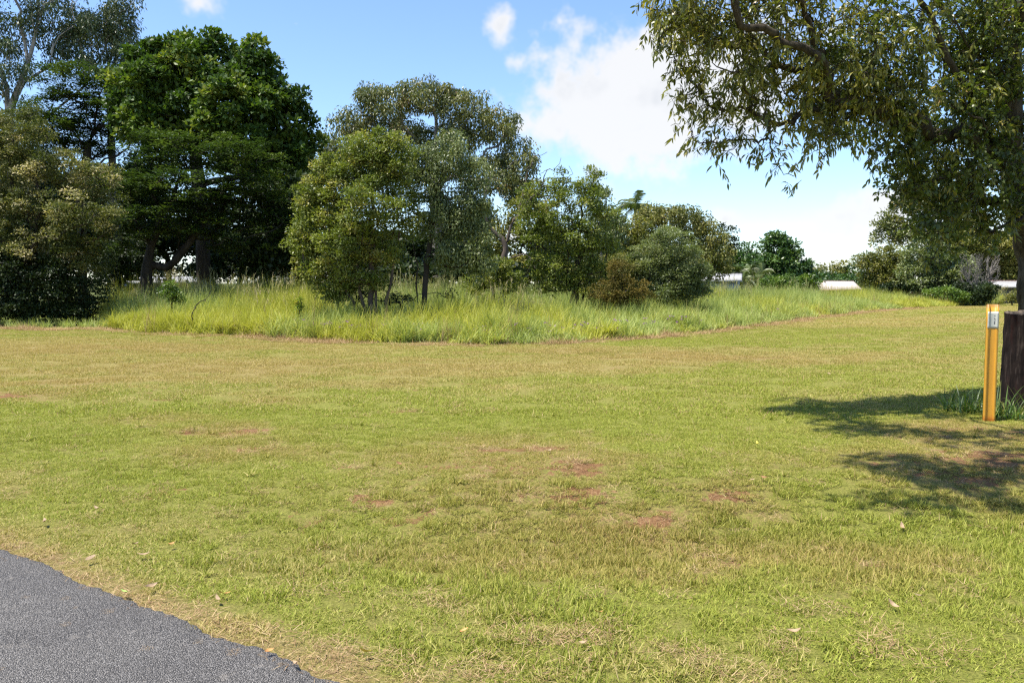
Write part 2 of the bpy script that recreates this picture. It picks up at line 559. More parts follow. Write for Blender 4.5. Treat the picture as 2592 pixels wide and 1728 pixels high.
t.l.new(bp.outputs[0], b.inputs['Normal'])
M['bitumen'] = m
seg = np.diff(PATH_EDGE, axis=0)
cum = np.concatenate(([0], np.cumsum(np.hypot(seg[:, 0], seg[:, 1]))))
tt = np.arange(0, cum[-1], .015)
ex, ey = np.interp(tt, cum, PATH_EDGE[:, 0]), np.interp(tt, cum, PATH_EDGE[:, 1])
kern = np.hanning(25); kern /= kern.sum()
pad = lambda q: np.convolve(np.pad(q, 12, mode='edge'), kern, 'valid')
ex, ey = pad(ex), pad(ey)
ragg = (fbm(tt * 3.0, tt * 0, 72, 3) - .5) * .07 + (fbm(tt * 22, tt * 0 + 4, 73, 3) - .5) * .035
inw = np.array((-.55, -.835))
rows = [0, .012, .04, .1, .25, .6, 1.2, 2.5, 5.0, 9.0]
PV = []
for rj, off in enumerate(rows):
    qx, qy = ex + inw[0] * (off - ragg * max(0, 1 - off / .6)), ey + inw[1] * (off - ragg * max(0, 1 - off / .6))
    zz = height(qx, qy) + (-.012 if rj == 0 else .010 + .012 * min(1, off / .1))
    PV.append(np.stack((qx, qy, zz), 1))
nT = len(tt)
PV = np.concatenate(PV)
ii, jj = np.meshgrid(np.arange(nT - 1), np.arange(len(rows) - 1))
q0 = (jj * nT + ii).ravel()
path = add('bitumen_path', mesh_np('bitumen_path', PV, np.stack((q0, q0 + nT, q0 + nT + 1, q0 + 1), 1), [m], smooth=True))
tag(path, 'grey bitumen path with a ragged edge in the near corner', kind='structure')


# ------------------------------------------------------------------ grass (countless: stuff)
def grass_mat(name, stops, dry, rough=.6, trans=.3, lush=None):
    """blade colour by the blade's own var and by the dryness of its spot (tint of the tuft)"""
    m, t, b, out = new_mat(name)
    v = t.new('ShaderNodeAttribute', attribute_name='var').outputs['Fac']
    ti = t.new('ShaderNodeAttribute', attribute_name='tint', attribute_type='INSTANCER').outputs['Fac']
    f = t.math('ADD', t.math('MULTIPLY', v, .75), t.math('SUBTRACT', t.math('MULTIPLY', ti, 1.5), .62))
    col = t.mix(t.maprange(f, .15, .72), t.ramp(v, stops), t.ramp(v, dry))
    wo_ = t.new('ShaderNodeAttribute', attribute_name='worn', attribute_type='INSTANCER').outputs['Fac']
    col = t.mix(t.math('MULTIPLY', wo_, t.maprange(v, 0, .9, .25, .85)), col, t.ramp(v, [(0, (.24, .135, .050)), (1, (.45, .315, .13))]))
    t.put(b.inputs['Base Color'], col)
    b.inputs['Roughness'].default_value = rough
    b.inputs['Specular IOR Level'].default_value = .14
    tr = t.new('ShaderNodeBsdfTranslucent')
    t.put(tr.inputs['Color'], t.mix(1.0, col, (1.1, 1.15, .6), 'MULTIPLY'))
    mx = t.new('ShaderNodeMixShader')
    mx.inputs[0].default_value = trans
    t.l.new(b.outputs[0], mx.inputs[1])
    t.l.new(tr.outputs[0], mx.inputs[2])
    t.l.new(mx.outputs[0], out.inputs['Surface'])
    return m


M['lawn'] = grass_mat('lawn_blade', [(0, (.140, .175, .022)), (.5, (.262, .285, .042)), (1, (.40, .405, .085))],
                      [(0, (.23, .185, .050)), (.5, (.36, .30, .090)), (1, (.50, .42, .17))])
M['tall'] = grass_mat('tall_blade', [(0, (.17, .225, .055)), (.5, (.34, .40, .115)), (1, (.52, .55, .22))],
                      [(0, (.27, .28, .035)), (.5, (.41, .42, .055)), (1, (.55, .52, .15))], .5, .35)
M['straw'] = grass_mat('straw_blade', [(0, (.20, .120, .060)), (.5, (.35, .225, .115)), (1, (.52, .385, .21))],
                       [(0, (.20, .120, .060)), (.5, (.35, .225, .115)), (1, (.52, .385, .21))], .8, .15)
M['seed'] = grass_mat('seed_head', [(0, (.30, .29, .12)), (1, (.52, .48, .26))], [(0, (.33, .28, .14)), (1, (.54, .46, .26))], .8, .3)


def blades(n, r, lmin, lmax, wid, lean, segs, droop, seed, flat=0.0, base_z=0.0, tip=.12, square=False):
    """n curved blades rooted in a disc; returns verts, faces, var"""
    g = np.random.default_rng(seed)
    rr = r * np.sqrt(g.random(n)); ph = g.random(n) * 2 * np.pi
    root = np.stack((rr * np.cos(ph), rr * np.sin(ph), np.full(n, base_z)), 1)
    if square:
        root = np.stack(((g.random(n) * 2 - 1) * r, (g.random(n) * 2 - 1) * r, np.full(n, base_z)), 1)
    L = lmin + (lmax - lmin) * g.random(n) ** 1.3
    az = ph * .6 + g.random(n) * 2 * np.pi
    out = np.stack((np.cos(az), np.sin(az), np.zeros(n)), 1)
    side = np.stack((-np.sin(az), np.cos(az), np.zeros(n)), 1)
    tw = (g.random(n) - .5) * 1.6
    side = unit(side * np.cos(tw)[:, None] + out * np.sin(tw)[:, None])
    le = lean * (.25 + g.random(n)) + flat
    w = wid * (.6 + .8 * g.random(n))
    V, F = [], []
    ang = le
    p = root.copy()
    prof = np.linspace(0, 1, segs + 1)
    for k in range(segs + 1):
        ws = w * (1 - prof[k] ** 1.6) + w * tip * prof[k]
        V.append(p - side * (ws / 2)[:, None])
        V.append(p + side * (ws / 2)[:, None])
        a = ang + droop * prof[k] * (.4 + .6 * (le > np.median(le)))
        a = np.minimum(a, 2.5)
        step = (L / segs)[:, None] * (out * np.sin(a)[:, None] + np.array((0, 0, 1.0)) * np.cos(a)[:, None])
        p = p + step
    V = np.stack(V, 1)                     # n, 2(segs+1), 3
    per = V.shape[1]
    basei = (np.arange(n) * per)[:, None]
    F = np.concatenate([basei + np.array((2 * k, 2 * k + 1, 2 * k + 3, 2 * k + 2)) for k in range(segs)], 0)
    var = np.repeat(g.random(n), per)
    V = V.reshape(-1, 3)
    V[:, 2] = np.maximum(V[:, 2], base_z + .002)
    return V, F, var


def join(parts):
    V, F, A, I = [], [], [], []
    o = 0
    for v, f, a, mi in parts:
        V.append(v); F.append(f + o); A.append(a); I.append(np.full(len(f), mi))
        o += len(v)
    return np.concatenate(V), np.concatenate(F), np.concatenate(A), np.concatenate(I)


def tuft(name, parts, mats):
    v, f, a, i = join([(*p, k) for p, k in parts])
    me = mesh_np(name, v, f, mats, {'var': a}, mat_index=i)
    return bpy.data.objects.new(name, me)        # source shape only, never linked into the scene


def scatter(name, pts, idx, rot, scl, tint, sources, label, worn=None):
    me = mesh_np(name, pts, [], [], {'idx': np.asarray(idx, np.int64), 'rot': rot, 'scl': scl, 'tint': tint, 'worn': np.zeros(len(pts)) if worn is None else worn})
    o = add(name, me)
    ng = bpy.data.node_groups.new(name, 'GeometryNodeTree')
    ng.interface.new_socket('Geometry', in_out='INPUT', socket_type='NodeSocketGeometry')
    ng.interface.new_socket('Geometry', in_out='OUTPUT', socket_type='NodeSocketGeometry')
    N, L = ng.nodes, ng.links
    gi, go, jn = N.new('NodeGroupInput'), N.new('NodeGroupOutput'), N.new('GeometryNodeJoinGeometry')

    def named(nm, ty):
        a = N.new('GeometryNodeInputNamedAttribute'); a.data_type = ty; a.inputs[0].default_value = nm
        return a.outputs[0]
    ai, ar, as_ = named('idx', 'INT'), named('rot', 'FLOAT_VECTOR'), named('scl', 'FLOAT_VECTOR')
    for k, s in enumerate(sources):
        oi = N.new('GeometryNodeObjectInfo'); oi.inputs['Object'].default_value = s
        ip = N.new('GeometryNodeInstanceOnPoints')
        cp = N.new('FunctionNodeCompare'); cp.data_type = 'INT'; cp.operation = 'EQUAL'
        L.new(ai, cp.inputs[2]); cp.inputs[3].default_value = k
        L.new(gi.outputs[0], ip.inputs['Points']); L.new(oi.outputs['Geometry'], ip.inputs['Instance'])
        L.new(cp.outputs[0], ip.inputs['Selection']); L.new(ar, ip.inputs['Rotation']); L.new(as_, ip.inputs['Scale'])
        L.new(ip.outputs[0], jn.inputs[0])
    L.new(jn.outputs[0], go.inputs[0])
    o.modifiers.new('tufts', 'NODES').node_group = ng
    tag(o, label, kind='stuff')
    return o


def in_view(x, y, margin=1.5):
    return np.abs(x) < (W0 / 2 / F0) * np.maximum(y, 0) * 1.06 + margin


def jitter_grid(x0, x1, y0, y1, step, g):
    X, Y = np.meshgrid(np.arange(x0, x1, step), np.arange(y0, y1, step))
    x = X.ravel() + (g.random(X.size) - .5) * step * 1.5
    y = Y.ravel() + (g.random(Y.size) - .5) * step * 1.5
    return x, y


g = np.random.default_rng(4)
lawn_src = []
for k in range(6):      # close-mown patches
    lawn_src.append(tuft('mown', [(blades(260, .085, .018, .048, .0042, .9, 2, .9, 100 + k, square=True), 0), (blades(12, .085, .025, .06, .0028, 1.2, 2, .5, 140 + k, square=True), 1)], [M['lawn'], M['straw']]))
for k in range(4):      # longer grass of the drain
    lawn_src.append(tuft('longer', [(blades(110, .085, .03, .075, .0050, .7, 3, .9, 200 + k, square=True), 0), (blades(110, .085, .018, .05, .004, .9, 2, .9, 220 + k, square=True), 0), (blades(10, .085, .03, .08, .0028, 1.2, 2, .5, 240 + k, square=True), 1)], [M['lawn'], M['straw']]))
for k in range(5):      # wider, coarser patches farther off
    lawn_src.append(tuft('mown_far', [(blades(620, .27, .03, .060, .0085, .9, 1, .8, 300 + k, square=True), 0), (blades(60, .27, .04, .09, .006, 1.2, 1, .5, 340 + k, square=True), 1)], [M['lawn'], M['straw']]))
for k in range(2):      # single broad-leaved weeds
    lawn_src.append(tuft('weed', [(blades(22, .03, .05, .12, .009, .9, 3, 1.1, 400 + k), 0)], [M['lawn']]))
P_, I_, S_, T_ = [], [], [], []


def lay(x, y, idx, s, tint, sz=None):
    P_.append(np.stack((x, y, height(x, y) - .004), 1)); I_.append(idx)
    S_.append(np.stack((s, s, s if sz is None else sz), 1)); T_.append(tint)


x, y = jitter_grid(-9, 9, 2.1, 10.5, .125, g)
b_, st = bare_at(x, y), straw_at(x, y)
pe = path_edge_dist(x, y)
k = in_view(x, y, 2.0) & (pe > .05) & (g.random(len(x)) > b_ * .82) & ((pe > .30) | (g.random(len(x)) < pe / .35))
x, y, st, pe = x[k], y[k], st[k], pe[k]
lush = 1.2 * np.exp(-((y - (5.1 + .10 * x)) / .9) ** 2) * sstep(-3.0, .4, x) + .6 * sstep(.55, .75, fbm(x * .9, y * .9, 81, 3)) * sstep(7.5, 4.5, y)
isl = (g.random(len(x)) < lush * .75) & (pe > .4)
idx = np.where(isl, g.integers(6, 10, len(x)), g.integers(0, 6, len(x)))
tint = np.clip(st + sstep(.30, .08, pe) * .7 + (g.random(len(x)) - .5) * .22 + .05 * lush, 0, 1)
s = .85 + .4 * g.random(len(x))
lay(x, y, idx, s, tint, s * (.32 + .5 * fbm(x * 1.4, y * 1.4, 83, 3)) * np.where(idx > 5, 1.55, 1))
x, y = jitter_grid(-22, 23, 10.2, 31, .40, g)
k = in_view(x, y, 3.0) & (field_depth(x, y) < .25) & (g.random(len(x)) > bare_at(x, y) * .5)
x, y = x[k], y[k]
s = .85 + .4 * g.random(len(x))
lay(x, y, g.integers(10, 15, len(x)), s, np.clip(straw_at(x, y) + (g.random(len(x)) - .5) * .16, 0, 1), s * .6)
x, y = jitter_grid(-2, 48, 30.5, 64, .8, g)
k = in_view(x, y) & (field_depth(x, y) < .2)
x, y = x[k], y[k]
s = 1.7 + .5 * g.random(len(x))
lay(x, y, g.integers(10, 15, len(x)), s, np.clip(straw_at(x, y) + (g.random(len(x)) - .5) * .12, 0, 1), s * .45)
x, y = jitter_grid(-7, 7, 2.6, 11, .55, g)
k = in_view(x, y, .3) & (path_edge_dist(x, y) > .35) & (g.random(len(x)) < .35 + .5 * (x < -1))
x, y = x[k], y[k]
s = .5 + .6 * g.random(len(x))
lay(x, y, g.integers(15, 17, len(x)), s, .15 + .3 * g.random(len(x)))
P, I, S, T = np.concatenate(P_), np.concatenate(I_), np.concatenate(S_), np.concatenate(T_)
R = np.stack((np.zeros(len(P)), np.zeros(len(P)), g.random(len(P)) * 6.283), 1)
scatter('lawn_grass', P, I, R, S, T, lawn_src, 'short mown grass blades, green to straw, covering the lawn', worn_at(P[:, 0], P[:, 1]))
print('lawn tufts', len(P))

# tall grass of the uncut block
tall_src = []


def meadow(seed, nt, seeded, half=.42):
    """a tile of several tufts, each with its own height"""
    gg = np.random.default_rng(seed)
    parts = []
    for q in range(nt):
        ox, oy = (gg.random(2) * 2 - 1) * half
        hh = .65 + .6 * gg.random()
        jobs = [(blades(int(30 + 24 * gg.random()), .13, .5, 1.15, .016, .32, 4, 1.2, seed * 31 + q), 0), (blades(5, .15, .5, .9, .008, .5, 3, .8, seed * 37 + q), 1)]
        if gg.random() < seeded:
            st_, pn = seed_heads(4, .16, .85, 1.2, seed * 41 + q)
            jobs += [(st_, 0), (pn, 2)]
        dv = (gg.random() - .5) * .3
        for (v, f, a), mi in jobs:
            v = v * np.array((1, 1, hh)) + np.array((ox, oy, 0))
            parts.append(((v, f, np.clip(a + dv, 0, 1)), mi))
    return tuft('meadow', parts, [M['tall'], M['straw'], M['seed']])




def seed_heads(n, r, h0, h1, seed):
    """thin stems that end in loose panicles"""
    gg = np.random.default_rng(seed)
    V, F, A = blades(n, r, h0, h1, .006, .16, 3, .35, seed, tip=.6)
    tips = V.reshape(n, -1, 3)[:, -1]
    pv, pf, pa = [], [], []
    o = 0
    for tp in tips:
        for q in range(11):
            d = unit(np.array((gg.normal() * .55, gg.normal() * .55, .55 + gg.random())))
            a = tp - np.array((0, 0, gg.random() * .24))
            l, w = .07 + .09 * gg.random(), .007
            sd = unit(np.cross(d, gg.normal(size=3))) * w
            pv += [a - sd, a + sd, a + d * l + sd * .6, a + d * l - sd * .6]
            pf.append((o, o + 1, o + 2, o + 3)); o += 4
            pa += [gg.random()] * 4
    return (V, F, A), (np.array(pv), np.array(pf), np.array(pa))


for k in range(4):
    tall_src.append(meadow(500 + k, 9, .0))
for k in range(3):
    tall_src.append(meadow(560 + k, 9, .18))
for k in range(2):      # low broad tufts at the front
    tall_src.append(tuft('front_tuft', [(blades(50, .22, .25, .6, .016, .55, 4, 1.3, 620 + k), 0)], [M['tall']]))
for k in range(2):      # thin upright dry stalks
    tall_src.append(tuft('dry_stalk', [(blades(12, .2, .5, 1.1, .008, .25, 3, .5, 640 + k), 1)], [M['tall'], M['straw']]))
P_, I_, S_, T_ = [], [], [], []
x, y = jitter_grid(-17, 40, 20, 66, .62, g)
xe, ye = jitter_grid(-17, 40, 20, 66, .30, g)
ke = field_depth(xe, ye) < 1.3
x, y = np.concatenate((x, xe[ke])), np.concatenate((y, ye[ke]))
edge_n = np.arange(len(x)) >= len(x) - ke.sum()
fd = field_depth(x, y)
left_b = gp(262, 800)[0] / gp(262, 800)[1]
dens = np.where(edge_n, 1.0, np.where(fd < .6, 0, np.where(fd < 16, 1.0, .6)))
bare_left = (x / y < left_b + .010 + .02 * (vnoise(y * .7, y * 0, 5) - .5))
k = in_view(x, y, .6) & (fd > .05) & (g.random(len(x)) < dens) & ~bare_left
x, y, fd, edge_n = x[k], y[k], fd[k], edge_n[k]
hs = .66 + .55 * sstep(0, 4.0, fd) + .25 * sstep(5, 11, fd)
hs = np.where(edge_n, .95 + .5 * sstep(0, 1.2, fd), hs)
hs *= .62 + .75 * fbm(x * .55, y * .55, 91, 3)
hs *= 1 - .16 * sstep(-6, 0, x / y * 25)
u = g.random(len(x))
idx = np.where(u < .52, g.integers(0, 4, len(x)), np.where(u < .52 + .42 * sstep(2.0, 6, fd) * (.25 + .75 * sstep(2, -4, x)), g.integers(4, 7, len(x)), g.integers(0, 4, len(x))))
idx = np.where(edge_n, g.integers(7, 9, len(x)), idx)
idx = np.where(edge_n & (g.random(len(x)) < .08), g.integers(9, 11, len(x)), idx)
yel = sstep(.52, .68, fbm(x * .22, y * .22, 95, 3)) + .8 * sstep(.56, .66, fbm(x * .8, y * .8, 97, 2)) * .6
for px, py, rr in ((1615, 850, 1.1), (1480, 800, 1.2), (2380, 765, 3.5), (2250, 765, 3.5), (640, 790, 2.2), (760, 780, 2.4), (2080, 800, 1.5)):
    c = gp(px, min(py + 8, 868)) if py > 840 else gp(px, py + 55)
    yel = np.maximum(yel, sstep(1.2, .4, np.hypot(x - c[0], y - c[1]) / rr))
tint = np.clip(.12 + .62 * yel + (g.random(len(x)) - .5) * .25, 0, 1)
s = .75 + .5 * g.random(len(x))
lay(x, y, idx, s, tint, hs * (.8 + .4 * g.random(len(x))))
# ragged grass in the shade at the left
x, y = jitter_grid(-24, -10, 27, 44, .45, g)
fd = field_depth(x, y)
k = in_view(x, y, 1) & (fd > .4) & (x / y < left_b + .02) & (g.random(len(x)) < .7)
x, y = x[k], y[k]
s = .7 + .4 * g.random(len(x))
lay(x, y, g.integers(7, 9, len(x)), s, .1 + .2 * g.random(len(x)), s * .8)
P, I, S, T = np.concatenate(P_), np.concatenate(I_), np.concatenate(S_), np.concatenate(T_)
R = np.stack(((g.random(len(P)) - .5) * .25, (g.random(len(P)) - .5) * .25, g.random(len(P)) * 6.283), 1)
scatter('tall_grass', P, I, R, S, T, tall_src, 'tall seeding grass, yellow green, filling the uncut block behind the lawn')
print('tall tufts', len(P))

# cut straw: windrow along the uncut block, fringe of the path and loose wisps
straw_src = [tuft('straw', [(blades(90, .24, .08, .26, .006, .9, 2, .9, 700 + k, .55), 0)], [M['straw']]) for k in range(4)]
straw_src += [tuft('thatch', [(blades(60, .12, .025, .075, .0026, .9, 2, .8, 720 + k, .6), 0)], [M['straw']]) for k in range(3)]
P_, I_, S_, T_ = [], [], [], []
x, y = jitter_grid(-24, 26, 20.5, 60, .22, g)
fd = field_depth(x, y)
rowd = sstep(.40, .60, fbm(x * .7, y * .7, 111, 3))
k = in_view(x, y, .5) & (fd > -.75) & (fd < .45) & (g.random(len(x)) < .35 + .65 * rowd)
x, y, rowd = x[k], y[k], rowd[k]
s = .7 + .6 * g.random(len(x))
lay(x, y, g.integers(0, 4, len(x)), s, g.random(len(x)) * .3, s * (.65 + 1.0 * rowd * sstep(.5, .75, fbm(x * 1.3, y * 1.3, 113, 2)) + .1))
x, y = jitter_grid(-6, 3, 1.6, 6.5, .06, g)
pe = path_edge_dist(x, y)
k = in_view(x, y, .5) & (pe > -.06) & (pe < .24) & (g.random(len(x)) < .8 * sstep(.24, .03, pe))
x, y = x[k], y[k]
s = .6 + .6 * g.random(len(x))
lay(x, y, g.integers(4, 7, len(x)), s, g.random(len(x)) * .3, s * .75)
wx, wy = [], []
for px, py, r_, n_ in ((1480, 1600, .14, 9), (1300, 1612, .14, 4), (1655, 1640, .12, 5), (1200, 1700, .22, 9), (940, 1680, .25, 10), (1880, 1690, .16, 6), (1070, 1510, .18, 4), (2300, 1660, .2, 4), (800, 1640, .25, 8), (1400, 1690, .2, 4), (2050, 1540, .2, 4), (830, 1480, .2, 4)):
    c = gp(px, py)
    wx.append(c[0] + g.normal(size=n_) * r_ * .55); wy.append(c[1] + g.normal(size=n_) * r_ * .35)
wx.append((g.random(220) - .5) * 9); wy.append(2.8 + g.random(220) * 6.5)
bx, by = jitter_grid(-6.5, 6.5, 3, 12, .10, g)
kb = g.random(len(bx)) < bare_at(bx, by) * .35
wx.append(bx[kb]); wy.append(by[kb])
x, y = np.concatenate(wx), np.concatenate(wy)
k = in_view(x, y, .2) & (path_edge_dist(x, y) > .1)
x, y = x[k], y[k]
s = .5 + .7 * g.random(len(x))
lay(x, y, g.integers(4, 7, len(x)), s, g.random(len(x)) * .3, s * .9)
P_[-1][:, 2] += .02
x, y = -3.2 + 4.0 * g.random(260), 2.6 + 2.8 * g.random(260)
pe = path_edge_dist(x, y)
k = (pe < -.05) & (g.random(260) < np.exp(pe / .35))
x, y = x[k], y[k]
lay(x, y, g.integers(4, 7, len(x)), .12 + .2 * g.random(len(x)), g.random(len(x)) * .3, .06 + .05 * g.random(len(x)))
P_[-1][:, 2] += .028
P, I, S, T = np.concatenate(P_), np.concatenate(I_), np.concatenate(S_), np.concatenate(T_)
R = np.stack(((g.random(len(P)) - .5) * .3, (g.random(len(P)) - .5) * .3, g.random(len(P)) * 6.283), 1)
scatter('dry_grass_clippings', P, I, R, S, T, straw_src, 'brown dry grass clippings along the uncut grass and the path edge')


# ------------------------------------------------------------------ trees
def tube_mesh(paths):
    """paths: list of (points (k,3), radii (k,), sides)"""
    V, F = [], []
    o = 0
    for p, r, sd in paths:
        k = len(p)
        tg = np.gradient(p, axis=0)
        tg = unit(tg)
        ref = np.where(np.abs(tg[:, 2:3]) > .9, np.array((1.0, 0, 0)), np.array((0, 0, 1.0)))
        a = unit(np.cross(tg, ref)); b2 = np.cross(tg, a)
        th = np.arange(sd) * 2 * np.pi / sd
        ring = p[:, None] + r[:, None, None] * (a[:, None] * np.cos(th)[None, :, None] + b2[:, None] * np.sin(th)[None, :, None])
        V.append(ring.reshape(-1, 3))
        i, j = np.meshgrid(np.arange(k - 1), np.arange(sd), indexing='ij')
        j2 = (j + 1) % sd
        F.append(o + np.stack((i * sd + j, i * sd + j2, (i + 1) * sd + j2, (i + 1) * sd + j), -1).reshape(-1, 4))
        o += k * sd
    return np.concatenate(V), np.concatenate(F)


def smooth_path(p, r, g, wig=0.06, sub=3):
    """Catmull-Rom through the points with a little waviness"""
    p = np.asarray(p); r = np.asarray(r)
    if len(p) < 2:
        return p, r
    q = np.vstack((2 * p[0] - p[1], p, 2 * p[-1] - p[-2]))
    out, rad = [], []
    for i in range(1, len(q) - 2):
        p0, p1, p2, p3 = q[i - 1], q[i], q[i + 1], q[i + 2]
        L = np.linalg.norm(p2 - p1)
        for s in range(sub):
            u = s / sub
            v = .5 * ((2 * p1) + (p2 - p0) * u + (2 * p0 - 5 * p1 + 4 * p2 - p3) * u * u + (-p0 + 3 * p1 - 3 * p2 + p3) * u ** 3)
            if s or i > 1:
                v = v + g.normal(size=3) * L * wig * (.5 if s == 0 else 1)
            out.append(v); rad.append(r[i - 1] * (1 - u) + r[i] * u)
    out.append(p[-1]); rad.append(r[-1])
    return np.array(out), np.array(rad)


def grow(trunk, start, pts, g, bf=.45, trunk_r=.2, tip_r=.010, p_exp=2.35, wig=.06, extra=()):
    """balanced spanning tree from the trunk to the twig points -> tapered limbs.
    trunk: polyline (first point on the ground); limbs leave it from index start on;
    extra: further leading limbs as polylines (index on the trunk, points)"""
    pos = [np.asarray(q, float) for q in trunk]
    par = [-1] + list(range(len(pos) - 1))
    ok = [i >= start for i in range(len(pos))]
    for ti, limb in extra:
        pr = ti
        for q in limb:
            pos.append(np.asarray(q, float)); par.append(pr); ok.append(True); pr = len(pos) - 1
    plen = [0.0] * len(pos)
    for i in range(1, len(pos)):
        plen[i] = plen[par[i]] + np.linalg.norm(pos[i] - pos[par[i]])
    pts = np.asarray(pts, float)
    n = len(pts)
    best = np.full(n, 1e9); bpar = np.zeros(n, int)
    done = np.zeros(n, bool)
    twig_id = np.zeros(n, int)

    def relax(i):
        nonlocal best, bpar
        d = np.linalg.norm(pts - pos[i], axis=1)
        c = d + bf * (plen[i] - 0) * .6 + .25 * np.maximum(0, pos[i][2] - pts[:, 2])
        mm = c < best
        best = np.where(mm, c, best); bpar = np.where(mm, i, bpar)
    for i in range(len(pos)):
        if ok[i]:
            relax(i)
    for _ in range(n):
        k = int(np.argmin(np.where(done, 1e9, best)))
        done[k] = True
        pi_ = bpar[k]
        a, b_ = pos[pi_], pts[k]
        L = np.linalg.norm(b_ - a)
        if L > .9:
            mid = (a + b_) / 2 + g.normal(size=3) * L * .07 + np.array((0, 0, L * .07))
            pos.append(mid); par.append(pi_); plen.append(plen[pi_] + L / 2)
            pi_ = len(pos) - 1
            relax(pi_)
        pos.append(b_); par.append(pi_); plen.append(plen[pi_] + L / (2 if L > .9 else 1))
        twig_id[k] = len(pos) - 1
        relax(len(pos) - 1)
    N = len(pos)
    kids = [[] for _ in range(N)]
    for i in range(1, N):
        kids[par[i]].append(i)
    acc = np.zeros(N)
    order = np.argsort(-np.array(plen), kind='stable')
    for i in order:
        acc[i] = tip_r ** p_exp if not kids[i] else sum(acc[c] for c in kids[i]) + (tip_r * .5) ** p_exp
    rad = acc ** (1 / p_exp)
    # scale the thick end to the wanted trunk radius, keep the twigs thin
    sc_ = trunk_r / rad[0]
    rad = tip_r * (rad / tip_r) ** (math.log(max(trunk_r / tip_r, 1.01)) / max(math.log(rad[0] / tip_r), 1e-3)) if rad[0] > tip_r * 1.01 else rad * sc_
    paths = []
    stack = [(0, None)]
    while stack:
        i, frm = stack.pop()
        line = [i] if frm is None else [frm, i]
        while kids[i]:
            cs = sorted(kids[i], key=lambda c: -acc[c])
            for c in cs[1:]:
                stack.append((c, i))
            i = cs[0]
            line.append(i)
        pp = np.array([pos[j] for j in line])
        rr = np.array([rad[j] for j in line])
        if frm is not None:
            rr[0] = min(rr[0], rr[1] * 1.25)
        big = rr.max()
        pp, rr = smooth_path(pp, rr, g, wig if frm is not None else wig * .35, 3)
        if frm is None:
            rr[0] *= 1.35
        paths.append((pp, rr, 9 if big > .12 else (6 if big > .04 else 4)))
    return paths


def lobe_points(lobes, rc, cov, g, inner=.45, zmin=.4):
    """twig points in the outer part of ellipsoid lobes (centre, radii)"""
    out = []
    for c, r, wgt in lobes:
        c = np.asarray(c); r = np.asarray(r)
        re = (r[0] * r[1] * r[2]) ** (1 / 3)
        n = max(3, int(cov * wgt * 4 * (re + .3 * rc) ** 2 / (rc * rc)))
        cand = []
        d = unit(g.normal(size=(n * 8, 3)))
        rad = inner + (1 - inner) * g.random(n * 8) ** .6
        lump = .74 + .50 * vnoise(d[:, 0] * 2.1 + c[0], d[:, 1] * 2.1 + d[:, 2] * 1.7 + c[2], 7)
        stray = np.where(g.random(n * 8) < .07, 1.22, 1.0)          # a few twigs stick out of the outline
        p = c + d * r * (rad * lump * stray)[:, None]
        p = p[p[:, 2] > zmin]
        keep = []
        for q in p:                       # keep twigs a little apart
            if not keep or np.min(np.sum((np.array(keep) - q) ** 2, 1)) > (.80 * rc) ** 2:
                keep.append(q)
            if len(keep) >= n:
                break
        out += keep
    return np.array(out)


def leaf_cloud(centers, rc, K, L, W, mode, g, squash=.75, detail=False, clump_var=.35, bend=.12):
    """K leaves round every twig point; modes: ball, droop, flat"""
    n = len(centers)
    Kc = np.maximum(4, (K * (.6 + .8 * g.random(n))).astype(int))
    cid = np.repeat(np.arange(n), Kc)
    N = len(cid)
    size = (.6 + .5 * g.random(n))[cid] * rc
    d = unit(g.normal(size=(N, 3)))
    if mode != 'droop':
        d[:, 2] = np.where(g.random(N) < .7, np.abs(d[:, 2]), d[:, 2])
    rr = g.random(N) ** .45
    off = d * rr[:, None] * size[:, None]
    off[:, 2] *= squash
    # gather the leaves into little sprigs inside the clump
    sp = np.round(off / (rc * .34)) * (rc * .34)
    off = off * .62 + sp * .38
    c = centers[cid] + off
    up = np.array((0, 0, 1.0))
    rnd = unit(g.normal(size=(N, 3)))
    if mode == 'droop':
        ax = unit(rnd * .75 + d * .35 - up * 1.05)
        nn = unit(g.normal(size=(N, 3)) + d * .6 + up * .2)
    elif mode == 'flat':
        ax = unit(rnd * np.array((1, 1, .25)) + d * np.array((.7, .7, .1)))
        nn = unit(up + rnd * .45)
    else:
        ax = unit(rnd * .8 + d * .7 + up * .1)
        nn = unit(d * .7 + up * .8 + g.normal(size=(N, 3)) * .42)
    nn = unit(nn - ax * np.sum(nn * ax, 1, keepdims=True))
    sd = np.cross(ax, nn)
    ll = L * (.6 + .7 * g.random(N)); ww = W * (.7 + .6 * g.random(N))
    bd = (bend * ll * (g.random(N) - .3))
    var = np.clip(.45 + (g.random(N) - .5) * .5 + ((g.random(n) - .5) * clump_var * 2)[cid], 0, 1)
    if detail:                            # six-corner leaf with a bent blade
        e = ll[:, None]
        v = np.stack((c, c + ax * e * .3 + sd * (ww * .45)[:, None] + nn * (bd * .6)[:, None], c + ax * e * .3 - sd * (ww * .45)[:, None] + nn * (bd * .6)[:, None],
                      c + ax * e * .65 + sd * (ww * .42)[:, None] + nn * (bd * .5)[:, None], c + ax * e * .65 - sd * (ww * .42)[:, None] + nn * (bd * .5)[:, None],
                      c + ax * e - nn * bd[:, None] * .8), 1)
        b0 = (np.arange(N) * 6)[:, None]
        F = [b0 + np.array((0, 1, 2)), b0 + np.array((1, 3, 4, 2)), b0 + np.array((3, 5, 4))]
        return v.reshape(-1, 3), F, np.repeat(var, 6)
    v = np.stack((c, c + ax * (ll * .45)[:, None] + sd * (ww * .5)[:, None] + nn * bd[:, None],
                  c + ax * ll[:, None], c + ax * (ll * .45)[:, None] - sd * (ww * .5)[:, None] + nn * bd[:, None]), 1)
    b0 = (np.arange(N) * 4)[:, None]
    return v.reshape(-1, 3), [b0 + np.array((0, 1, 2, 3))], np.repeat(var, 4)


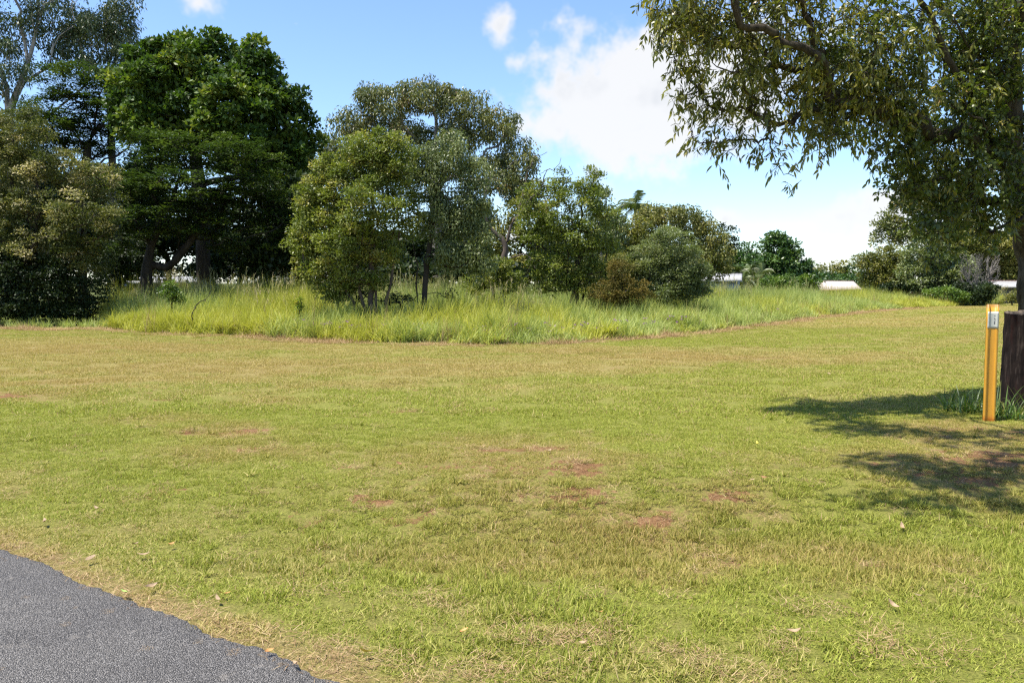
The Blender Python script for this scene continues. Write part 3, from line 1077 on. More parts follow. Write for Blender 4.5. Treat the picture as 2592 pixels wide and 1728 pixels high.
LEAVES = 0


def tree(name, label, cat, d, base, lobes, leafmat, barkmat, seed, rc=.5, cov=1.0, K=120, L=.13, W=.06, mode='ball', trunk=None, start=None, trunk_r=.18,
         inner=.4, squash=.75, bf=.45, depth=.85, group=None, zmin=.5, stems=None, limbs=(), clump_var=.35, bend=.12, bare_pts=(), tip_r=.010, crown_name='crown', trunk_name='trunk'):
    """base: (px, depth) ; lobes: (px, py, half width px, half height px[, depth offset m[, weight]]) at depth d"""
    global LEAVES
    g = np.random.default_rng(seed)
    cov, K, W = cov * 1.2, K * 1.05, W * 1.2
    if d < 34:
        L, W, K = L * .8, W * .8, K * 1.45
    s = d / F0
    lw = []
    for lb in lobes:
        px, py, rx, ry = lb[:4]
        dz = lb[4] if len(lb) > 4 else 0.0
        wgt = lb[5] if len(lb) > 5 else 1.0
        sh_ = .45 if d < 60 else .15
        ex_, ez_ = max(rx * s - sh_ * rc, .4 * rx * s), max(ry * s - sh_ * rc * squash, .4 * ry * s)
        lw.append((at(px, py, d + dz), (ex_, ex_ * depth, ez_), wgt))
    b0 = at(base, 716, d); b0[2] = 0
    gz = float(height(b0[0], b0[1]))
    root = empty(name, (b0[0], b0[1], gz))
    tag(root, label, cat, group)
    o3 = np.array((b0[0], b0[1], gz))
    pts = lobe_points(lw, rc, cov, g, inner, zmin) if lw else np.zeros((0, 3))
    if trunk is None:
        top = np.mean([l[0] for l in lw], 0)
        h = max(top[2] * .55, .6)
        fork = np.array((b0[0] * .75 + top[0] * .25, b0[1] * .75 + top[1] * .25, h))
        trunk_w = [o3 - np.array((0, 0, .15)), o3 * .55 + fork * .45 + g.normal(size=3) * .05, fork, fork * .45 + top * .55]
        st = 1 if start is None else start
    else:
        trunk_w = [np.array(at(px, py, d)) for px, py in trunk]
        trunk_w[0] = np.array((trunk_w[0][0], trunk_w[0][1], gz - .15))
        st = max(1, len(trunk_w) // 2) if start is None else start
    ex = [(ti, [at(px, py, d + (lb[0] if lb else 0)) for px, py, *lb in pl]) for ti, pl in limbs]
    allp = np.vstack((pts, np.array([at(*q) for q in bare_pts]))) if len(bare_pts) else pts
    paths = grow(trunk_w, st, allp, g, bf, trunk_r, tip_r, extra=ex)
    if stems:
        for px0, px1, py1, r_ in stems:
            a = at(px0, 716, d); a[2] = gz - .1
            e = at(px1, py1, d)
            mid = (a + e) / 2 + g.normal(size=3) * .08
            pp, rr = smooth_path(np.array((a, mid, e)), np.array((r_, r_ * .8, r_ * .35)), g, .03, 4)
            paths.append((pp, rr, 7))
    v, f = tube_mesh(paths)
    add(trunk_name, mesh_np(trunk_name, v - o3, f, [M[barkmat]], smooth=True), root)
    if len(pts):
        v, f, a = leaf_cloud(pts, rc, K, L, W, mode, g, squash, clump_var=clump_var, bend=bend)
        add(crown_name, mesh_np(crown_name, v - o3, f, [M[leafmat]], {'var': a}), root)
        LEAVES += len(a) // 4
    return root


# ---- left group
tree('gum_tree', 'tall pale-barked gum with bare white limbs at the upper left edge', 'tree', 46, -60,
     [(20, 20, 110, 120), (150, 40, 110, 90, 1), (-60, 150, 110, 130), (250, 60, 80, 60, 1), (100, -120, 160, 90), (310, 110, 55, 60, 1), (-90, -60, 120, 130), (40, 190, 60, 70, -1, .6), (330, 30, 40, 60, 1)], 'whitegum', 'bark_white', 101,
     rc=.6, cov=.66, K=90, L=.24, W=.055, mode='droop', trunk=[(-60, 760), (-25, 560), (0, 400), (22, 290), (60, 190), (90, 90), (100, -60)], start=3, trunk_r=.22, squash=1.0, bf=.7,
     limbs=[(3, [(10, 200), (-30, 90), (-60, -60)]), (3, [(50, 240), (130, 130), (180, 10)]), (4, [(60, 100), (40, 0), (20, -90)]), (3, [(110, 290, 1), (230, 170, 1), (300, 80, 1)])], tip_r=.014)
tree('feathery_tree', 'dark feathery-leaved tree between the pale gum and the big dome tree', 'tree', 44, 215,
     [(180, 220, 95, 70), (280, 250, 110, 80), (110, 300, 90, 70), (60, 380, 90, 70), (180, 330, 110, 60), (360, 310, 90, 90, 1), (230, 360, 100, 60, 1), (420, 230, 60, 80, 2)], 'feather', 'bark_dark', 102,
     rc=.7, cov=1.25, K=160, L=.17, W=.075, mode='flat', trunk=[(215, 760), (205, 560), (215, 430), (235, 340), (250, 270)], start=2, trunk_r=.24, squash=.5, bf=.5,
     limbs=[(2, [(170, 380), (120, 310)]), (2, [(290, 400), (350, 330), (400, 250)])], depth=1.0)
tree('gum_tree', 'dark slender gum rising between the pale gum and the dome tree', 'tree', 47, 300,
     [(230, 80, 75, 65), (300, 50, 60, 60), (335, 120, 50, 60), (265, 165, 75, 50), (190, 150, 60, 50), (360, 190, 50, 60), (150, 100, 60, 60)], 'whitegum', 'bark_grey', 107,
     rc=.6, cov=.8, K=95, L=.22, W=.055, mode='droop', trunk=[(300, 760), (292, 560), (285, 400), (280, 280), (275, 180), (270, 80)], start=3, trunk_r=.2, squash=1.0, bf=.6, tip_r=.013)
tree('dome_tree', 'big dome-crowned tree with broad glossy dark green leaves', 'tree', 41, 515,
     [(400, 200, 100, 95), (530, 180, 105, 85), (640, 195, 75, 80), (700, 290, 90, 100), (590, 280, 115, 90, -1.5), (440, 310, 110, 90), (720, 390, 75, 70), (790, 360, 38, 55, .5), (340, 270, 70, 110, 1), (620, 400, 110, 60, 1, .8), (460, 130, 40, 40), (540, 115, 40, 35), (640, 135, 38, 35)], 'fig', 'bark_dark', 103,
     rc=.68, cov=1.2, K=185, L=.24, W=.13, mode='ball', trunk=[(515, 760), (512, 600), (505, 470), (495, 390), (500, 320), (510, 250)], start=3, trunk_r=.34, bf=.5,
     limbs=[(3, [(430, 340), (400, 260), (395, 180)]), (3, [(580, 360), (680, 320), (720, 300)]), (3, [(560, 300), (600, 220), (640, 170)]), (2, [(620, 440), (720, 400), (790, 370)])], inner=.5)
tree('spreading_tree', 'low spreading tree with flat layered sprays in front of the dome tree', 'tree', 36, 375,
     [(420, 380, 110, 55), (590, 400, 120, 50), (340, 470, 110, 50), (490, 480, 130, 50, -1), (640, 480, 90, 60), (410, 560, 130, 60), (560, 570, 120, 70), (700, 570, 60, 90), (300, 590, 70, 70, 1)], 'feather', 'bark_dark', 104,
     rc=.62, cov=1.2, K=160, L=.15, W=.07, mode='flat', trunk=[(372, 770), (372, 690), (385, 620), (410, 540), (450, 460)], start=2, trunk_r=.24, squash=.42, bf=.35,
     limbs=[(1, [(440, 655), (520, 560), (580, 470)]), (2, [(340, 560), (330, 480)])], depth=1.1)
tree('flowering_tree', 'straw-flowered tree at the left edge of the field', 'tree', 32, 60,
     [(60, 350, 75, 75), (0, 440, 90, 90), (140, 430, 90, 60), (250, 470, 65, 60), (60, 530, 110, 70), (190, 540, 100, 60, -1), (270, 560, 45, 50), (-40, 330, 60, 70), (110, 620, 140, 60), (0, 640, 120, 80), (220, 640, 70, 60)], 'flower', 'bark_dark', 105,
     rc=.42, cov=1.0, K=120, L=.12, W=.05, mode='ball', trunk=[(60, 800), (70, 700), (90, 600), (100, 500)], start=1, trunk_r=.17, clump_var=.5,
     limbs=[(1, [(160, 640), (220, 540), (255, 470)]), (2, [(40, 500), (20, 400)])])
tree('gum_tree', 'yellowish drooping gum crown low at the left edge of the frame', 'tree', 38, -20,
     [(-20, 350, 70, 90), (40, 400, 60, 70), (80, 330, 50, 50), (-40, 480, 80, 80)], 'olive', 'bark_grey', 106, rc=.5, cov=.8, K=100, L=.18, W=.05, mode='droop', trunk_r=.15, squash=1.0)
# dark undergrowth below them
for i, (px, lobes, dd, lab) in enumerate((
        (40, [(0, 745, 80, 75), (90, 760, 80, 60), (30, 680, 90, 60), (40, 795, 90, 30)], 31.5, 'dark shady shrub at the far left edge of the lawn'),
        (200, [(170, 755, 70, 60), (240, 745, 40, 45), (150, 690, 80, 50), (190, 795, 70, 28)], 32, 'dark shady shrub where the tall grass begins at the left'),
        (300, [(280, 690, 60, 50), (330, 650, 70, 60)], 40, 'dark understorey shrub left of the forked trunk'))):
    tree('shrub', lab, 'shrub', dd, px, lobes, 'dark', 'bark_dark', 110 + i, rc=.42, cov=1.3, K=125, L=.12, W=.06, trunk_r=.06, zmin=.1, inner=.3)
for i, (px, lobes, dd, lm, lab) in enumerate((
        (170, [(120, 560, 140, 110), (0, 600, 120, 120), (220, 620, 100, 90)], 47, 'dark', 'dark background tree behind the straw-flowered tree'),
        (600, [(560, 560, 140, 100), (690, 560, 110, 110), (640, 640, 160, 60), (760, 480, 60, 90)], 47, 'dark', 'dark background tree behind the layered sprays'),
        (760, [(740, 600, 90, 110), (690, 660, 110, 60), (800, 660, 70, 60), (760, 500, 60, 50)], 38, 'dark', 'dark tree filling the gap left of the yellow green wattle'),
        (430, [(400, 600, 120, 60), (520, 620, 110, 55), (330, 620, 90, 50)], 52, 'dark', 'dark background tree above the white roof at the left'),
        (560, [(380, 690, 90, 24), (520, 680, 90, 34), (640, 680, 100, 36), (760, 685, 90, 34), (300, 685, 60, 30)], 46, 'dark', 'low dark growth closing the view under the dome tree'),
        (300, [(270, 480, 110, 70), (380, 470, 100, 80), (320, 580, 130, 80), (220, 590, 100, 80)], 50, 'feather', 'dark leafy tree filling the gap between the feathery tree and the layered sprays'),
        (90, [(60, 470, 130, 90), (170, 500, 100, 80), (60, 620, 140, 90), (-60, 560, 120, 120)], 52, 'dark', 'dark background tree at the far left edge'),
        (760, [(700, 440, 90, 60), (800, 440, 80, 50), (760, 520, 100, 60)], 50, 'olive', 'olive background tree right of the dome tree'))):
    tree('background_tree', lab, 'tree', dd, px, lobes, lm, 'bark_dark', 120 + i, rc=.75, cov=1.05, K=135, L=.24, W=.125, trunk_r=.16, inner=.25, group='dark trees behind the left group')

# ---- middle group
tree('gum_tree', 'large spreading gum behind the yellow green wattle', 'tree', 47, 1110,
     [(980, 260, 75, 55), (1080, 245, 80, 45), (1180, 270, 80, 50), (1260, 320, 70, 50), (1310, 400, 60, 70), (900, 310, 65, 45), (870, 380, 70, 55), (1000, 340, 100, 50, 1), (1150, 350, 90, 50, 1), (1240, 440, 90, 60), (1320, 490, 55, 50), (960, 430, 100, 60, 1), (930, 235, 40, 32), (1040, 222, 35, 25), (1130, 228, 35, 30), (1200, 560, 90, 70, 1)], 'gum', 'bark_grey', 201,
     rc=.55, cov=1.05, K=115, L=.21, W=.055, mode='droop', trunk=[(1110, 760), (1108, 600), (1100, 480), (1095, 400), (1105, 330), (1100, 270)], start=2, trunk_r=.36, squash=.95, bf=.6,
     limbs=[(2, [(1010, 420), (940, 350), (900, 320)]), (2, [(1180, 430), (1260, 370), (1300, 400)]), (3, [(1040, 340), (1010, 270)]), (3, [(1160, 330), (1200, 280)])], tip_r=.012)
tree('wattle_tree', 'yellow green wattle with glossy leaves at the front of the middle group', 'tree', 26.5, 945,
     [(940, 420, 70, 70), (870, 470, 80, 70), (990, 430, 70, 80), (820, 540, 70, 70), (930, 540, 100, 80, -.6), (1020, 540, 60, 80), (780, 600, 45, 60), (860, 630, 85, 60, -.4), (970, 640, 70, 60), (800, 690, 60, 45), (900, 705, 75, 40), (850, 735, 55, 30), (960, 720, 45, 30), (840, 430, 55, 55), (785, 500, 50, 60), (765, 620, 45, 70), (900, 390, 55, 50), (960, 350, 32, 30), (1000, 370, 35, 40)], 'wattle', 'bark_brown', 202,
     rc=.34, cov=1.0, K=135, L=.115, W=.042, mode='ball', trunk=[(945, 790), (943, 720), (940, 650), (935, 560), (938, 470)], start=1, trunk_r=.10, squash=.9, inner=.35,
     stems=[(935, 880, 560, .06), (960, 1010, 560, .06), (920, 820, 600, .05), (950, 930, 430, .05)], clump_var=.45)
tree('silver_tree', 'slender silvery green tree with a bare dark stem beside the wattle', 'tree', 27.5, 1068,
     [(1130, 400, 65, 55), (1190, 440, 50, 55), (1090, 470, 60, 60), (1180, 530, 65, 70), (1110, 570, 70, 60), (1210, 600, 40, 60), (1150, 645, 75, 50), (1210, 670, 45, 40), (1060, 410, 45, 50), (1150, 350, 35, 25)], 'silver', 'bark_dark', 203,
     rc=.36, cov=1.15, K=135, L=.125, W=.040, mode='droop', trunk=[(1068, 790), (1075, 720), (1086, 640), (1095, 570), (1120, 470)], start=2, trunk_r=.10, squash=.9, inner=.35,
     stems=[(1068, 1045, 560, .03)])
tree('shrub', 'low tangled shrub under the bare dark stem of the silvery tree', 'shrub', 27, 1020,
     [(990, 760, 40, 18), (1035, 762, 26, 14), (900, 750, 40, 30), (1130, 745, 22, 22)], 'dark', 'bark_dark', 204, rc=.22, cov=.6, K=50, L=.09, W=.045, trunk_r=.04, zmin=.1)
tree('dead_tree', 'half-dead tree with bare grey limbs reaching above the middle gap', 'tree', 37, 1272,
     [(1245, 470, 45, 40, 1, .35), (1190, 640, 40, 40)], 'gum', 'bark_brown', 205, rc=.4, cov=.5, K=50, L=.16, W=.045, mode='droop',
     trunk=[(1268, 760), (1272, 680), (1278, 620), (1290, 580), (1315, 540), (1360, 490), (1385, 430)], start=3, trunk_r=.15, bf=.3, tip_r=.010,
     limbs=[(2, [(1240, 575), (1225, 520), (1240, 450)]), (4, [(1325, 480), (1345, 420)]), (1, [(1300, 650), (1340, 650), (1370, 700)])],
     bare_pts=[(1385, 385, 37), (1420, 400, 37.3), (1440, 420, 36.8), (1400, 430, 37), (1355, 395, 37.2), (1450, 440, 37), (1410, 470, 36.7), (1330, 430, 37), (1365, 440, 36.6), (1376, 720, 36.5), (1360, 690, 36.3), (1345, 670, 36.6), (1330, 700, 36.8), (1372, 675, 36.9), (1390, 500, 37), (1430, 455, 37), (1345, 385, 37), (1230, 480, 37), (1210, 520, 37)])
tree('leafy_tree', 'loose yellow green tree with a short thick trunk in the field', 'tree', 30.5, 1455,
     [(1460, 500, 70, 45), (1400, 560, 60, 60), (1500, 560, 60, 65), (1450, 620, 80, 60), (1380, 660, 50, 45), (1520, 640, 45, 60), (1420, 690, 80, 40), (1500, 460, 40, 35), (1345, 580, 50, 60), (1420, 470, 40, 35), (1490, 700, 60, 40), (1340, 500, 35, 40), (1400, 728, 60, 28), (1490, 735, 50, 25)], 'wattle', 'bark_dark', 206,
     rc=.36, cov=.85, K=110, L=.125, W=.045, mode='ball', trunk=[(1455, 790), (1456, 735), (1460, 680), (1465, 600)], start=1, trunk_r=.14, stems=[(1448, 1410, 520, .05), (1470, 1510, 600, .05)])
tree('leafy_tree', 'thin upright tree tip rising behind the loose yellow green tree', 'tree', 39, 1520,
     [(1520, 490, 38, 40), (1525, 540, 40, 50), (1500, 600, 50, 60), (1560, 590, 40, 60)], 'silver', 'bark_grey', 207, rc=.42, cov=.8, K=90, L=.15, W=.05, mode='droop', trunk_r=.1, squash=1.0)
tree('leafy_tree', 'olive green tree showing through the gap under the half-dead limbs', 'tree', 44, 1330,
     [(1300, 600, 60, 60), (1360, 590, 60, 70), (1250, 630, 60, 60), (1330, 680, 80, 45), (1200, 690, 80, 40), (1390, 520, 40, 50), (1310, 540, 45, 50), (1350, 480, 35, 40)], 'olive', 'bark_dark', 208, rc=.55, cov=.9, K=110, L=.16, W=.08, trunk_r=.12)
tree('leafy_tree', 'olive tree filling the space between the loose tree and the silver bush', 'tree', 41, 1580,
     [(1565, 610, 55, 60), (1605, 660, 60, 50), (1545, 560, 38, 40), (1620, 590, 40, 45), (1540, 690, 60, 40)], 'olive', 'bark_dark', 215, rc=.45, cov=.95, K=105, L=.15, W=.06, trunk_r=.12)
tree('shrub', 'rounded olive shrub growing below the half-dead tree', 'shrub', 30.5, 1250,
     [(1240, 700, 55, 40), (1290, 715, 45, 35), (1200, 720, 35, 30), (1260, 680, 40, 30)], 'wattle', 'bark_dark', 209, rc=.28, cov=.9, K=95, L=.10, W=.04, trunk_r=.05, zmin=.2)
tree('domed_tree', 'rounded olive green tree behind the silver bush', 'tree', 46, 1720,
     [(1680, 570, 70, 55), (1740, 560, 60, 50), (1790, 600, 55, 55), (1820, 650, 45, 60), (1640, 630, 60, 60), (1740, 650, 90, 60), (1650, 545, 40, 35), (1700, 530, 40, 25)], 'olive', 'bark_brown', 210,
     rc=.5, cov=.95, K=120, L=.16, W=.06, mode='droop', trunk_r=.2, squash=.85)
tree('domed_tree', 'dark tree at the right end of the middle group beside the shed', 'tree', 50, 1785,
     [(1825, 630, 35, 55), (1838, 668, 28, 36), (1770, 680, 45, 40), (1850, 620, 20, 25)], 'dark', 'bark_dark', 211, rc=.5, cov=.95, K=120, L=.15, W=.07, trunk_r=.14)
tree('silver_bush', 'big rounded silvery bush in front of the olive tree', 'bush', 32.5, 1700,
     [(1700, 630, 75, 50), (1640, 670, 60, 55), (1750, 680, 60, 55), (1700, 710, 90, 45), (1620, 725, 55, 38), (1780, 715, 35, 35), (1690, 595, 40, 20), (1680, 745, 70, 25), (1745, 745, 60, 25), (1610, 680, 45, 45)], 'silver', 'bark_dark', 212,
     rc=.34, cov=1.0, K=125, L=.12, W=.036, mode='ball', trunk_r=.07, zmin=.2, stems=[(1700, 1650, 660, .04), (1710, 1760, 660, .04)])
tree('dry_bush', 'orange-brown dying bush left of the silvery bush', 'bush', 29.5, 1570,
     [(1570, 705, 45, 40), (1600, 738, 55, 34), (1540, 742, 50, 32), (1560, 675, 30, 20), (1570, 760, 60, 22)], 'brown', 'bark_dark', 213, rc=.28, cov=.95, K=110, L=.09, W=.03, trunk_r=.04, zmin=.1)
tree('shrub', 'olive shrub between the thick-trunked tree and the dying bush', 'shrub', 31.8, 1520,
     [(1520, 690, 30, 40), (1555, 660, 40, 25), (1600, 680, 30, 25)], 'olive', 'bark_dark', 214, rc=.28, cov=.9, K=95, L=.10, W=.035, trunk_r=.04, zmin=.1)
for i, (px, lobes, dd, lm, lab) in enumerate((
        (1110, [(1000, 700, 60, 28), (1100, 695, 70, 34), (1195, 690, 60, 38), (1280, 700, 60, 30)], 38, 'dark', 'low dark growth closing the view under the silvery tree'),
        (1300, [(1240, 690, 120, 40), (1360, 690, 110, 45), (1120, 690, 110, 40), (1010, 690, 80, 35)], 49, 'dark', 'dark hedge-like growth low behind the half-dead tree'),
        (1560, [(1500, 690, 110, 45), (1620, 690, 110, 45), (1720, 690, 80, 40)], 47, 'dark', 'dark hedge-like growth low behind the dying bush'),
        (1130, [(1080, 640, 90, 70), (1180, 620, 90, 80), (1010, 640, 80, 60)], 52, 'dark', 'dark background tree behind the silvery tree'),
        (1420, [(1400, 640, 90, 80), (1480, 660, 90, 60), (1560, 640, 90, 90)], 54, 'dark', 'dark background tree behind the thick-trunked tree'),
        (880, [(860, 620, 100, 90), (950, 640, 90, 70)], 44, 'dark', 'dark background tree behind the wattle'),
        (1650, [(1620, 660, 90, 60), (1720, 680, 80, 50)], 56, 'dark', 'dark background tree behind the silver bush'))):
    tree('background_tree', lab, 'tree', dd, px, lobes, lm, 'bark_dark', 220 + i, rc=.8, cov=1.05, K=130, L=.26, W=.135, trunk_r=.15, inner=.25, group='dark trees behind the middle group')

# ---- far centre
tree('dark_tree', 'dark cone-shaped tree standing against the clouds', 'tree', 82, 1975,
     [(1972, 640, 50, 42), (1995, 685, 62, 50), (1942, 690, 55, 48), (2030, 710, 42, 38), (1968, 614, 28, 22), (1970, 715, 80, 30)], 'mango', 'bark_dark', 301, rc=.85, cov=1.0, K=130, L=.30, W=.15, trunk_r=.25)
tree('background_tree', 'far dark tree band behind the shed and the low palms', 'tree', 96, 1930,
     [(1860, 690, 60, 34), (1940, 700, 60, 30), (2020, 705, 50, 24), (2100, 715, 60, 16), (2180, 715, 60, 16)], 'mango', 'bark_dark', 305, rc=.9, cov=1.1, K=110, L=.32, W=.16, trunk_r=.2)
tree('dark_tree', 'lower round tree left of the dark cone-shaped tree', 'tree', 86, 1880,
     [(1882, 655, 45, 30), (1905, 690, 50, 42), (1860, 690, 45, 42)], 'mango', 'bark_dark', 302, rc=.85, cov=1.0, K=120, L=.30, W=.14, trunk_r=.2)
tree('shrub', 'round dark green shrub left of the pale pitched roof', 'shrub', 66, 2045,
     [(2045, 720, 28, 24), (2020, 728, 20, 18)], 'bright', 'bark_dark', 303, rc=.5, cov=1.1, K=120, L=.2, W=.1, trunk_r=.08, zmin=.1)
tree('shrub', 'sprawling green shrub below the dark cone-shaped tree', 'shrub', 68, 1985,
     [(1980, 715, 50, 18), (1940, 722, 30, 12)], 'bright', 'bark_dark', 304, rc=.45, cov=1.0, K=80, L=.2, W=.08, trunk_r=.06, zmin=.1)
for i, (px, lobes, lm, lab) in enumerate((
        (2075, [(2075, 690, 30, 30), (2060, 710, 30, 20)], 'gum', 'pale far gum right of the dark cone-shaped tree'),
        (2120, [(2125, 685, 25, 25), (2115, 710, 30, 20)], 'olive', 'middle one of the small far trees above the pale pitched roof'),
        (2160, [(2160, 695, 35, 25), (2185, 710, 30, 20)], 'mango', 'dark far tree at the right end of the pale pitched roof'))):
    tree('far_tree', lab, 'tree', 112, px, lobes, lm, 'bark_grey', 310 + i, rc=1.0, cov=.8, K=90, L=.38, W=.15, trunk_r=.2, mode='droop' if lm == 'gum' else 'ball')

# ---- right group
tree('gum_tree', 'tall far gum with bare upright limbs behind the near canopy at right', 'tree', 78, 2370,
     [(2310, 525, 48, 30), (2370, 520, 50, 40), (2270, 590, 50, 38), (2340, 590, 50, 35), (2420, 560, 50, 50), (2250, 570, 30, 25), (2330, 480, 40, 28), (2440, 480, 50, 50)], 'gum', 'bark_grey', 401,
     rc=.9, cov=0.98, K=110, L=.34, W=.13, mode='ball', trunk=[(2375, 775), (2372, 690), (2368, 620), (2360, 560), (2370, 500)], start=2, trunk_r=.3, bf=.6,
     limbs=[(1, [(2330, 640), (2290, 590)]), (2, [(2340, 570), (2310, 520)]), (1, [(2390, 620), (2420, 560)])])
tree('bushy_tree', 'brownish olive bushy tree at the far end of the tall grass', 'tree', 67, 2255,
     [(2250, 660, 50, 35), (2215, 690, 40, 35), (2280, 690, 45, 40), (2250, 715, 65, 30), (2190, 660, 25, 18)], 'olive', 'bark_dark', 402, rc=.6, cov=1.23, K=110, L=.20, W=.08, trunk_r=.15)
tree('shrub', 'dark green hedge-like shrub at the foot of the brownish bushy tree', 'shrub', 65, 2270,
     [(2240, 738, 40, 20), (2290, 735, 35, 22)], 'dark', 'bark_dark', 403, rc=.5, cov=1.0, K=110, L=.18, W=.09, trunk_r=.06, zmin=.1)
tree('bushy_tree', 'broad light green tree in the middle of the right tree line', 'tree', 64, 2370,
     [(2340, 640, 50, 45), (2390, 660, 50, 50), (2320, 700, 45, 45), (2390, 720, 50, 40), (2430, 690, 40, 45)], 'silver', 'bark_brown', 404, rc=.6, cov=1.23, K=110, L=.20, W=.09, trunk_r=.16)
tree('bushy_tree', 'green tree behind the grey leafless thicket at right', 'tree', 72, 2500,
     [(2480, 610, 60, 50), (2540, 640, 60, 60), (2570, 690, 50, 40), (2600, 620, 50, 60), (2440, 640, 50, 40)], 'olive', 'bark_brown', 405, rc=.7, cov=1.23, K=110, L=.24, W=.11, trunk_r=.18)
tree('background_tree', 'dark green tree closing the tree line at the right edge', 'tree', 82, 2560,
     [(2470, 660, 80, 70), (2570, 660, 80, 80), (2650, 650, 80, 90), (2400, 690, 60, 50), (2560, 730, 110, 30)], 'dark', 'bark_dark', 410, rc=.9, cov=1.1, K=150, L=.28, W=.14, trunk_r=.2)
tree('dead_thicket', 'grey leafless thicket of twigs in the right tree line', 'shrub', 61, 2470,
     [(2475, 745, 45, 28), (2440, 740, 30, 25)], 'dark', 'bark_grey', 406, rc=.5, cov=1.0, K=110, L=.16, W=.08, trunk_r=.07, zmin=.1, bf=1.6, tip_r=.012,
     bare_pts=[(2425 + 110 * random.Random(i).random(), 640 + 90 * random.Random(i + 77).random(), 60 + 2 * random.Random(i + 9).random()) for i in range(320)])
tree('shrub', 'low dark shrub right of the grey leafless thicket', 'shrub', 59.5, 2490,
     [(2495, 745, 32, 28), (2470, 755, 25, 18)], 'dark', 'bark_dark', 407, rc=.4, cov=1.1, K=110, L=.15, W=.08, trunk_r=.06, zmin=.05)
tree('shrub', 'light green shrub at the far corner of the tall grass', 'shrub', 60, 2420,
     [(2400, 750, 40, 22), (2440, 760, 30, 14), (2360, 752, 25, 20)], 'bright', 'bark_dark', 408, rc=.4, cov=1.0, K=90, L=.15, W=.07, trunk_r=.05, zmin=.05)
tree('shrub', 'open green shrub in front of the grey wall at right', 'shrub', 60, 2565,
     [(2560, 755, 30, 16), (2590, 750, 25, 20)], 'olive', 'bark_dark', 409, rc=.35, cov=.8, K=70, L=.14, W=.06, trunk_r=.05, zmin=.05)
print('leaves', LEAVES)


# ------------------------------------------------------------------ near tree overhanging from the right
def sprigs(centers, n_tw, n_lf, tw_len, L, W, droop, g, width_pos=.45):
    """leafy twigs round every point: leaves set alternately along real twigs"""
    n = len(centers)
    T = n * n_tw
    c = np.repeat(centers, n_tw, 0) + g.normal(size=(T, 3)) * .06
    td = unit(g.normal(size=(T, 3)) + np.array((-.15, 0, -.55 * droop)))
    tl = tw_len * (.6 + .8 * g.random(T))
    sag = np.array((0, 0, -1.0)) * droop
    tw_v, lv = [], []
    p0, p1 = c - td * (tl * .35)[:, None], c + td * (tl * .3)[:, None]
    p2 = c + unit(td + sag * .6) * (tl * .75)[:, None]
    a = unit(np.cross(td, g.normal(size=(T, 3)))); b_ = np.cross(td, a)
    rings = []
    for p, r in ((p0, .0032), (p1, .0024), (p2, .0012)):
        rings.append(np.stack([p + (a * math.cos(q) + b_ * math.sin(q)) * r for q in (0, 2.094, 4.189)], 1))
    tv = np.stack(rings, 1).reshape(-1, 3)
    t0 = (np.arange(T) * 9)[:, None]
    tf = np.concatenate([t0 + np.array((k * 3 + q, k * 3 + (q + 1) % 3, k * 3 + 3 + (q + 1) % 3, k * 3 + 3 + q)) for k in (0, 1) for q in range(3)], 0)
    N = T * n_lf
    ti = np.repeat(np.arange(T), n_lf)
    u = np.tile(np.linspace(.15, 1.0, n_lf), T) + g.normal(size=N) * .04
    base = p0[ti] * (1 - u)[:, None] ** 2 + 2 * p1[ti] * ((1 - u) * u)[:, None] + p2[ti] * (u ** 2)[:, None]
    sgn = np.tile(np.where(np.arange(n_lf) % 2 == 0, 1.0, -1.0), T)
    ax = unit(td[ti] * .55 + a[ti] * (sgn * .75)[:, None] + sag * (.75 + .5 * g.random(N))[:, None] + g.normal(size=(N, 3)) * .28)
    nn = unit(np.array((0, 0, 1.0)) * .7 + b_[ti] * .5 + g.normal(size=(N, 3)) * .5)
    nn = unit(nn - ax * np.sum(nn * ax, 1, keepdims=True))
    sd = np.cross(ax, nn)
    ll = L * (.6 + .6 * g.random(N)); ww = W * (.7 + .5 * g.random(N)); bd = ll * (.04 + .14 * g.random(N))
    e = ll[:, None]
    v = np.stack((base, base + ax * e * .3 + sd * (ww * width_pos)[:, None] + nn * (bd * .7)[:, None], base + ax * e * .3 - sd * (ww * width_pos)[:, None] + nn * (bd * .7)[:, None],
                  base + ax * e * .65 + sd * (ww * .42)[:, None] + nn * (bd * .5)[:, None], base + ax * e * .65 - sd * (ww * .42)[:, None] + nn * (bd * .5)[:, None],
                  base + ax * e - nn * bd[:, None]), 1)
    b0 = (np.arange(N) * 6)[:, None]
    F = [b0 + np.array((0, 1, 2)), b0 + np.array((1, 3, 4, 2)), b0 + np.array((3, 5, 4))]
    var = np.clip(.42 + (g.random(N) - .5) * .6 + ((g.random(T) - .5) * .6)[ti], 0, 1)
    return v.reshape(-1, 3), F, np.repeat(var, 6), tv, tf


